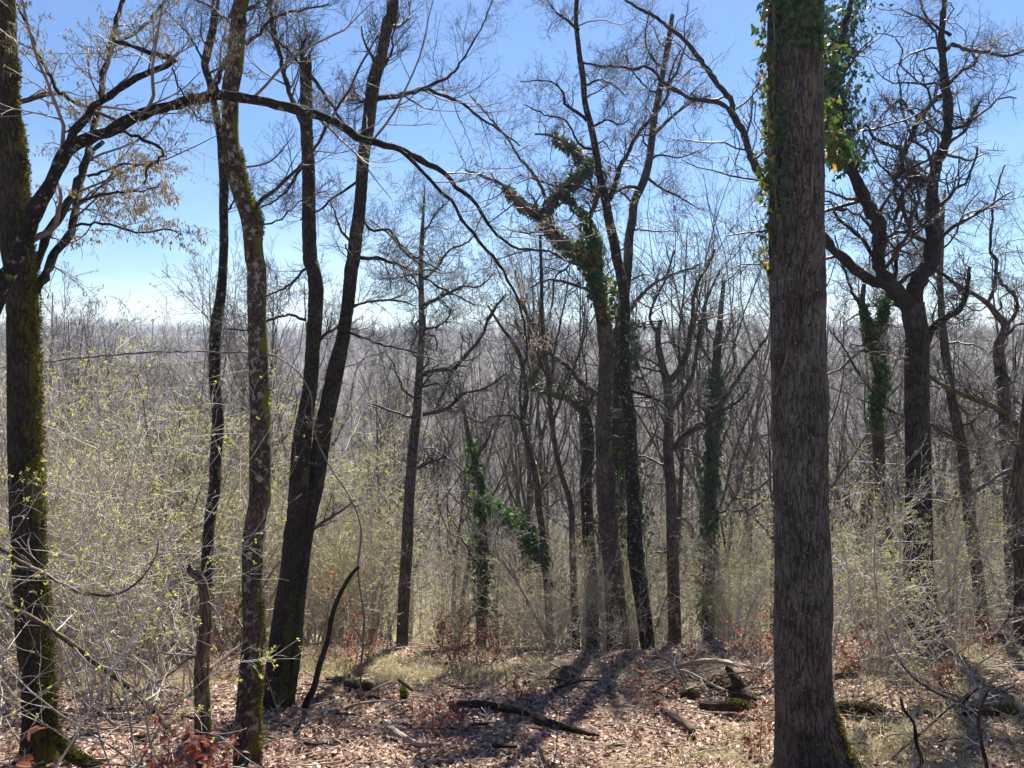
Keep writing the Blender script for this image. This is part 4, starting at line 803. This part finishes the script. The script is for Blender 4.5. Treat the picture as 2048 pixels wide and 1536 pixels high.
# ------------------------------------------------------------------ russet seedlings
def seedling(label, px, py, h, n, depth=None, seed=1, spread=.5, name='beech_seedling', mat='russet', stems=3, lsize=.042, group=None):
    rng = np.random.default_rng(seed)
    b = at(px, py, depth) if depth else on_ground(px, py)
    b = np.array([b[0], b[1], float(ground(b[0], b[1]))])
    rt = root(name, label, 'seedling', b, group); K = 10
    P = np.empty((stems, K, 3)); P[:, 0] = b + rng.normal(size=(stems, 3)) * [.04, .04, 0]; d = norm(rng.normal(size=(stems, 3)) * [.25, .25, 0] + [0, 0, 1])
    hh = h * rng.uniform(.6, 1, stems)
    for k in range(1, K): d = norm(d + rng.normal(size=(stems, 3)) * .12 + [0, 0, .03]); P[:, k] = P[:, k - 1] + d * (hh / (K - 1))[:, None]
    A = Acc(); R = np.linspace(.006, .002, K)[None].repeat(stems, 0) * (h / .8) ** .5; A.add(P, R, 5)
    Q, RQ = spawn(P, R, 9, .2, 1, spread, 60, 7, .12, .0, .6, rng, .0015, .4, flat=.5); A.add(Q, RQ, 4)
    Q2, R2 = spawn(Q, RQ, 4, .2, 1, .5, 45, 5, .1, 0, .7, rng, .001, .5, flat=.5); A.add(Q2, R2, 3)
    child('stem', A.mesh('stem', MAT['twig_mid']), rt)
    tp = np.concatenate([Q[:, 2:].reshape(-1, 3), Q2[:, 1:].reshape(-1, 3)]); tp = tp[rng.choice(len(tp), min(n, len(tp)), replace=n > len(tp))]; n = len(tp)
    T = [[0, 0, 0], [.35, .3, .08], [.75, .24, .02], [1, 0, -.1], [.75, -.24, .05], [.35, -.3, .1], [.5, 0, -.04]]
    F = [[6, 0, 1], [6, 1, 2], [6, 2, 3], [6, 3, 4], [6, 4, 5], [6, 5, 0]]
    td = rng.normal(size=(n, 3)) * [1, 1, .5] + [0, 0, -.45]
    child('leaves', leaves_mesh('leaves', tp, td, rng.normal(size=(n, 3)) + [0, 0, 1.2], lsize * rng.uniform(.6, 1.3, n), rng.random(n), T, F, MAT[mat]), rt)
    return rt
seedling('russet-leaved beech seedling standing above the tan fallen branch', 868, 1490, .62, 230, seed=1, spread=.4, lsize=.036)
seedling('small russet seedling beside the half-buried log', 925, 1462, .4, 120, seed=2, spread=.5, lsize=.036)
seedling('russet beech scrub in the grass below the drooping dark tree', 905, 1352, .75, 300, seed=3, stems=5)
seedling('russet beech seedling rising before the valley gap', 960, 1350, .95, 260, seed=4, stems=4)
seedling('low russet seedling next to the crumbling stump', 1045, 1400, .42, 120, seed=5, lsize=.036)
seedling('brownish beech seedling between the two valley-gap seedlings', 880, 1335, .8, 220, depth=12.2, seed=6, stems=4)
seedling('russet leaves on a seedling at the foot of the charred stem', 715, 1365, .8, 260, depth=11.0, seed=7, stems=5)
seedling('russet leafy sapling beyond the twin dark trunks', 655, 1370, 1.5, 230, depth=11.6, seed=8, stems=3)
seedling('tall russet beech seedling pressed against the edge of the massive oak', 1520, 1360, 1.0, 330, depth=9.6, seed=9, stems=4, lsize=.04)
seedling('dark red seedling low beside the massive oak', 1518, 1500, .55, 200, depth=7.2, seed=10, lsize=.036)
seedling('broad russet seedling spreading at the foot of the forked oak', 1850, 1345, .75, 380, depth=10.6, seed=11, stems=6, spread=.7)
seedling('russet seedling between the massive oak and the forked oak', 1745, 1350, .7, 300, depth=10.4, seed=12, stems=5, spread=.7)
seedling('pale russet seedling behind the log by the massive oak', 1700, 1390, .5, 200, depth=9.2, seed=13, stems=4)
seedling('russet tuft under the slanting bare branch', 1900, 1400, .5, 180, depth=8.6, seed=14, stems=4)
seedling('russet seedling at the far end of the grass by the thin grey trunk', 1980, 1345, .6, 200, depth=10.4, seed=15, stems=4)
seedling('large-leaved russet seedling in front of the broken stem', 335, 1560, .48, 110, depth=4.6, seed=16, stems=3, lsize=.058)
seedling('large-leaved russet seedling at the foot of the mossy trunk', 14, 1600, .42, 40, depth=3.6, seed=17, stems=2, lsize=.07)
seedling('orange-leaved seedling at the foot of the broken stem', 430, 1540, .42, 70, depth=5.4, seed=18, stems=3, lsize=.05)
seedling('red-leaved seedling by the brush pile', 1303, 1420, .5, 130, depth=8.6, seed=19)
seedling('russet seedling behind the brush pile', 1395, 1350, .6, 150, depth=10.5, seed=20)
seedling('tall thin russet sapling in front of the black furrowed trunk', 1288, 1290, 2.9, 120, depth=12.2, seed=21, stems=2, spread=.28, lsize=.05)
seedling('russet seedling among grass behind the lichen tree', 470, 1350, 1.1, 200, depth=10.6, seed=22, stems=4)
for k, (px, py, h, w) in enumerate([(1083, 1530, .95, 'beside the tapering rotten log'), (1102, 1535, .8, 'just past the one by the tapering rotten log'), (1332, 1535, .75, 'before the barkless tan log'), (745, 1340, .8, 'in the grass by the drooping dark tree'), (1004, 1430, .5, 'by the half-buried log'), (560, 1470, 1.4, 'between the lichen tree and twin trunks')]):
    seedling('bare upright whip with a few buds ' + w, px, py, h, 14, seed=80 + k, stems=1, spread=.12, name='bare_seedling', mat='bud', lsize=.012)
log('thin_sapling', 'thin forked leafless sapling at the grassy corner below the forked oak', '1975,1540,8 1957,1454,7 1961,1419,6 1978,1380,4', 'dead', depths=[6.0] * 4, seed=31, twigs=6, cat='sapling', sides=8)
log('fallen_branch', 'wiry branch arching up and away from the thin forked sapling', '1961,1426,5 1908,1401,5 1856,1377,5 1814,1342,4 1786,1297,3 1769,1258,3', 'dead', depths=[6.05, 6.2, 6.4, 6.6, 6.8, 7.0], seed=32, twigs=9, cat='dead branch', sides=8)

# ------------------------------------------------------------------ labels for the many
ORD = ['first', 'second', 'third', 'fourth', 'fifth', 'sixth', 'seventh', 'eighth', 'ninth', 'tenth', 'eleventh', 'twelfth', 'thirteenth', 'fourteenth', 'fifteenth', 'sixteenth', 'seventeenth', 'eighteenth', 'nineteenth', 'twentieth']
ZONES = [(-9999, 90, 'by the mossy trunk'), (90, 320, 'past the mossy trunk'), (320, 500, 'before the lichen tree'), (500, 700, 'by the twin dark trunks'), (700, 900, 'by the drooping tree'),
         (900, 1130, 'by the valley gap'), (1130, 1330, 'by the smooth trunk'), (1330, 1570, 'before the massive oak'), (1570, 1790, 'past the massive oak'), (1790, 1930, 'by the forked oak'), (1930, 99999, 'at the picture edge')]
def name_them(items, kind, rows, group):
    """items: (object, px, depth)"""
    cell = {}
    for o, px, d in items:
        z = next(z for a, b, z in ZONES if a <= px < b); r = next(r for lim, r in rows if d < lim); cell.setdefault((z, r), []).append((px, d, o))
    for (z, r), L_ in cell.items():
        L_.sort(key=lambda q: q[0])
        for i, (_, _, o) in enumerate(L_):
            o['label'] = f'{o["look"]} {kind}, {ORD[i]} from left in the {r} {z}' if len(L_) > 1 else f'the only {o["look"]} {kind} in the {r} {z}'
            del o['look']; o['group'] = group
def copy_thing(rt):
    r = rt.copy(); scene.collection.objects.link(r)
    for ch in rt.children:
        c = ch.copy(); scene.collection.objects.link(c); c.parent = r
    return r

# ------------------------------------------------------------------ shrubs of the thicket
def make_shrub(seed, h, stems, spread, nbud, twm='twig_pale', th=1., bs=.0195):
    rng = np.random.default_rng(seed); K = 12
    rt = root('bare_shrub', None, 'shrub')
    P = np.empty((stems, K, 3)); P[:, 0] = rng.normal(size=(stems, 3)) * [.16, .16, 0]
    d = norm(rng.normal(size=(stems, 3)) * [spread, spread, 0] + [0, 0, 1.]); hh = h * rng.uniform(.5, 1.1, stems)
    for k in range(1, K):
        d = norm(d + rng.normal(size=(stems, 3)) * .07 + d * [.02, .02, 0] - [0, 0, .015]); P[:, k] = P[:, k - 1] + d * (hh / (K - 1))[:, None]
    R = (rng.uniform(.009, .026, stems)[:, None] * th) * np.linspace(1, .2, K)[None]; A = Acc(); A.add(P, R, 5)
    child('stems', A.mesh('stems', MAT[twm]), rt); A = Acc()
    Q, RQ = spawn(P, R, 8, .12, 1, .42, 42, 9, .12, -.01, .6, rng, .0045 * th, .4); A.add(Q, RQ, 4)
    Q2, R2 = spawn(Q, RQ, 5, .1, 1, .5, 45, 6, .14, 0, .65, rng, .0036 * th, .6); A.add(Q2, R2, 3)
    Q3, R3 = spawn(Q2, R2, 1, .15, 1, .5, 45, 4, .14, 0, .7, rng, .003 * th, .7); A.add(Q3, R3, 3)
    child('twigs', A.mesh('twigs', MAT[twm]), rt)
    tp = np.concatenate([Q3[:, -1], Q2[:, 2], Q2[:, -1]]); tp = tp[rng.choice(len(tp), min(nbud, len(tp)), replace=False)]
    child('buds', bud_mesh(tp, rng, bs), rt)
    return rt
rng = np.random.default_rng(61)
SH = [make_shrub(100 + k, 4.0, s_, sp_, b_, m_) for k, (s_, sp_, b_, m_) in enumerate([(13, .22, 700, 'twig_pale'), (16, .32, 400, 'twig_pale'), (10, .18, 1100, 'twig_pale'), (18, .4, 300, 'twig_mid'), (12, .28, 1200, 'twig_pale'), (9, .5, 700, 'twig_pale'), (14, .25, 300, 'twig_mid')])]
LOOK = ['slim budding', 'bushy pale', 'yellow-budded upright', 'brown spreading', 'thickly budding', 'wide arching', 'brown twiggy']
used = set(); items = []
def place(protos, k, x, y, sc, rz, look, tilt=0):
    p = protos[k]; r = p if (id(protos), k) not in used else copy_thing(p); used.add((id(protos), k))
    r.location = (x, y, float(ground(x, y)) - .05); r.scale = sc; r.rotation_euler = (tilt * math.cos(rz), tilt * math.sin(rz), rz); r['look'] = look; return r
def shrub_top(px): return float(np.interp(px, [-100, 200, 600, 760, 860, 1150, 1350, 1600, 1750, 2100], [760, 780, 850, 930, 1060, 1080, 1000, 960, 1000, 980]))
cnt = 0
while cnt < 98:
    px = rng.uniform(-120, 2170); d = 9.6 * (29 / 9.6) ** rng.random()
    if 620 < px < 1580 and d < 12.6: continue
    if px >= 1580 and d < 11.5: continue
    if px < 620 and d < 9.7: continue
    x = (px - 1024) / FPX * d; y = d; zg = float(ground(x, y)) - EYE
    h = d * (690 - shrub_top(px) + rng.uniform(-110, 120)) / FPX - zg
    if h < 1.2: continue
    h = min(h, 7.5); s = h / 4.0; k = int(rng.choice(7, p=[.17, .12, .22, .06, .23, .14, .06])); w = s * rng.uniform(.8, 1.15) if s < 1.2 else s * .85
    items.append((place(SH, k, x, y, (w, w, s), rng.random() * 6.28, LOOK[k], rng.normal() * .08), px, d)); cnt += 1
for px, d, s, k in [(200, 8.6, 1.0, 0), (330, 8.9, .9, 2), (30, 8.4, 1.0, 5), (1760, 9.4, .7, 4), (1930, 9.4, .62, 5), (1480, 11.9, .55, 4), (1660, 10.8, .7, 4), (1210, 12.0, .4, 5), (1100, 12.2, .5, 1)]:
    items.append((place(SH, k, (px - 1024) / FPX * d, d, (s, s, s), rng.random() * 6.28, LOOK[k]), px, d))
name_them(items, 'shrub', [(12.5, 'front row'), (15.5, 'second row'), (20, 'middle row'), (26, 'upper slope row'), (99, 'back row')], 'leafless shrubs filling the thicket')

# near yellow-flowering shrubs by the mossy trunk
for k, (px, d, s, lab) in enumerate([(-60, 4.3, .78, 'shrub with yellow-green flower clusters in front of the mossy trunk'), (250, 5.6, .86, 'yellow-flowering shrub with arching stems between the mossy trunk and broken stem'), (1700, 8.4, .6, 'yellow-budding shrub fanning out behind the massive oak')]):
    r = make_shrub(140 + k, 4.0, 7, .42, 330, 'twig_pale', .45, .022); x = (px - 1024) / FPX * d
    r.location = (x, d, float(ground(x, d)) - .05); r.scale = (s, s, s); r.name = 'flowering_shrub'; tag(r, lab, 'shrub')

# ------------------------------------------------------------------ bare trees on the near slope
def make_tree(seed, style, h=13.):
    rng = np.random.default_rng(seed); rt = root('bare_tree', None, 'tree'); K = 22
    wig, ang, l1 = dict(oak=(.07, 55, .46), beech=(.035, 38, .4), fork=(.06, 32, .6))[style]
    P = np.empty((1, K, 3)); P[0, 0] = 0; d = np.array([0, 0, 1.])
    for k in range(1, K): d = norm(d + rng.normal(size=3) * wig + [0, 0, .06]); P[0, k] = P[0, k - 1] + d * h / (K - 1)
    R = .125 * (1 - .88 * np.linspace(0, 1, K) ** 1.1)[None]
    tm, _, _ = trunk_mesh('trunk', P[0], R[0], MAT['pole'], 0, sides=12, seed=seed, step=.15); child('trunk', tm, rt)
    w2 = .24 if style == 'oak' else .12
    A = Acc(); Q, RQ = spawn(P, R, 13 if style != 'fork' else 9, .3, .97, l1, ang, 12, w2, .06, .62, rng, .012, .2, taper=.6); A.add(Q, RQ, 6)
    child('branches', A.mesh('branches', MAT['pole']), rt); A = Acc()
    Q1, R1 = spawn(Q, RQ, 7, .12, 1, .42, 45, 8, w2, .04, .55, rng, .0075, .3); A.add(Q1, R1, 4)
    Q2, R2 = spawn(Q1, R1, 6, .1, 1, .5, 45, 6, w2, .03, .6, rng, .0055, .4); A.add(Q2, R2, 3)
    Q3, R3 = spawn(Q2, R2, 4, .15, 1, .5, 40, 4, w2, .02, .7, rng, .0042, .6); A.add(Q3, R3, 3)
    child('twigs', A.mesh('twigs', MAT['slope_twig']), rt); return rt
TR = [make_tree(200 + k, s_) for k, s_ in enumerate(['oak', 'beech', 'fork', 'oak', 'fork', 'beech', 'oak'])]
TL = ['gnarled bare', 'straight bare', 'many-forked bare', 'crooked bare', 'upswept bare', 'slim bare', 'knotty bare']
rng = np.random.default_rng(62); items = []; cnt = 0; pts = []
while cnt < 100:
    px = rng.uniform(-260, 2300); d = 15.5 * (105 / 15.5) ** rng.random() ** .9
    x = (px - 1024) / FPX * d; y = d
    if any((x - a) ** 2 + (y - b) ** 2 < 3.2 for a, b in pts): continue
    pts.append((x, y)); zg = float(ground(x, y)) - EYE
    crown = float(np.interp(px, [-200, 100, 350, 500, 700, 950, 1150, 1330, 1500, 1700, 2048], [450, 480, 600, 560, 500, 520, 430, 400, 400, 540, 420]))
    top = crown + rng.uniform(0, 330) + max(0, 24 - d) * 12
    h = d * (690 - top) / FPX - zg
    h = min(max(h, 5.5), 21); s = h / 13.; k = int(rng.integers(0, 7)); w = s * rng.uniform(.75, 1.05) 
    w = max(w, .6)
    items.append((place(TR, k, x, y, (w, w, s), rng.random() * 6.28, TL[k], rng.normal() * .05), px, d)); cnt += 1
cnt = 0
while cnt < 30:
    px = rng.choice([rng.uniform(850, 1560), rng.uniform(1640, 2080), rng.uniform(80, 800)], p=[.45, .25, .3]); d = rng.uniform(14.5, 27)
    x = (px - 1024) / FPX * d; y = d
    if any((x - a) ** 2 + (y - b) ** 2 < .8 for a, b in pts): continue
    pts.append((x, y)); zg = float(ground(x, y)) - EYE; top = rng.uniform(430, 760) if px > 800 else rng.uniform(560, 800)
    h = max(d * (690 - top) / FPX - zg, 5); s = h / 13.; k = int(rng.choice([1, 5, 1, 4])); w = max(s * .8, .5)
    items.append((place(TR, k, x, y, (w, w, s), rng.random() * 6.28, TL[k], rng.normal() * .08), px, d)); cnt += 1
name_them(items, 'tree', [(20, 'nearest rank'), (28, 'second rank'), (42, 'third rank'), (64, 'fourth rank'), (999, 'last rank')], 'bare trees standing down the near slope')

# ------------------------------------------------------------------ the wood over the valley
rng = np.random.default_rng(63)
def far_wood(y0, y1, spc, n1, n2, thick, rng):
    ys = []; xs = []
    yy = y0
    while yy < y1:
        w = .76 * yy + 60; k = int(2 * w / spc); xs.append(np.linspace(-w, w, k) + rng.normal(size=k) * spc * .4); ys.append(yy + rng.normal(size=k) * spc * .4); yy += spc
    x = np.concatenate(xs); y = np.concatenate(ys); B = len(x); z = ground(x, y)
    h = rng.uniform(9, 17, B) * (.8 + .4 * vnoise(x / 25, y / 25, 9)); K = 5; P = np.empty((B, K, 3)); P[:, 0] = np.stack([x, y, z - .5], -1); d = norm(rng.normal(size=(B, 3)) * [.06, .06, 0] + [0, 0, 1])
    for k in range(1, K): d = norm(d + rng.normal(size=(B, 3)) * .06); P[:, k] = P[:, k - 1] + d * (h / (K - 1))[:, None]
    R = (rng.uniform(.08, .17, B) / thick ** .8)[:, None] * np.linspace(1, .25, K); A = Acc(); A.add(P, R, 3)
    Q, RQ = spawn(P, R, n1, .3, 1, .36, 40, 3, .15, .08, .5, rng, .03 * thick, .4); A.add(Q, RQ, 3)
    Q, RQ = spawn(Q, RQ, n2, .2, 1, .6, 40, 2, .15, .05, .6, rng, .02 * thick, .5); A.add(Q, RQ, 3)
    return A
A = far_wood(100, 290, 6.2, 14, 5, 1., rng)
tag(link('valley_wood', A.mesh('valley_wood', MAT['twig_far'])), 'leafless wood filling the valley floor below the clearing', 'woodland', None, 'stuff')
A = far_wood(290, 760, 7.4, 11, 4, 1.7, rng)
tag(link('hillside_wood', A.mesh('hillside_wood', MAT['twig_far'])), 'grey leafless wood covering the far hillside up to the skyline', 'woodland', None, 'stuff')

# ------------------------------------------------------------------ haze
hv = np.array([(x, y, z) for x in (-950, 950) for y in (-100, 990) for z in (-75, 36)], float)
hf = np.array([[0, 1, 3, 2], [4, 6, 7, 5], [0, 4, 5, 1], [2, 3, 7, 6], [0, 2, 6, 4], [1, 5, 7, 3]])
m, t = M('haze_air'); pv = node(t, 'ShaderNodeVolumePrincipled', Density=.0005, Anisotropy=.35); pv.inputs['Color'].default_value = (.80, .85, 1.0, 1)
o = t.nodes.new('ShaderNodeOutputMaterial'); t.links.new(pv.outputs[0], o.inputs['Volume'])
tag(link('haze', mesh('haze', hv, hf, m, False)), 'thin bluish spring haze filling the valley air', 'haze', None, 'stuff')
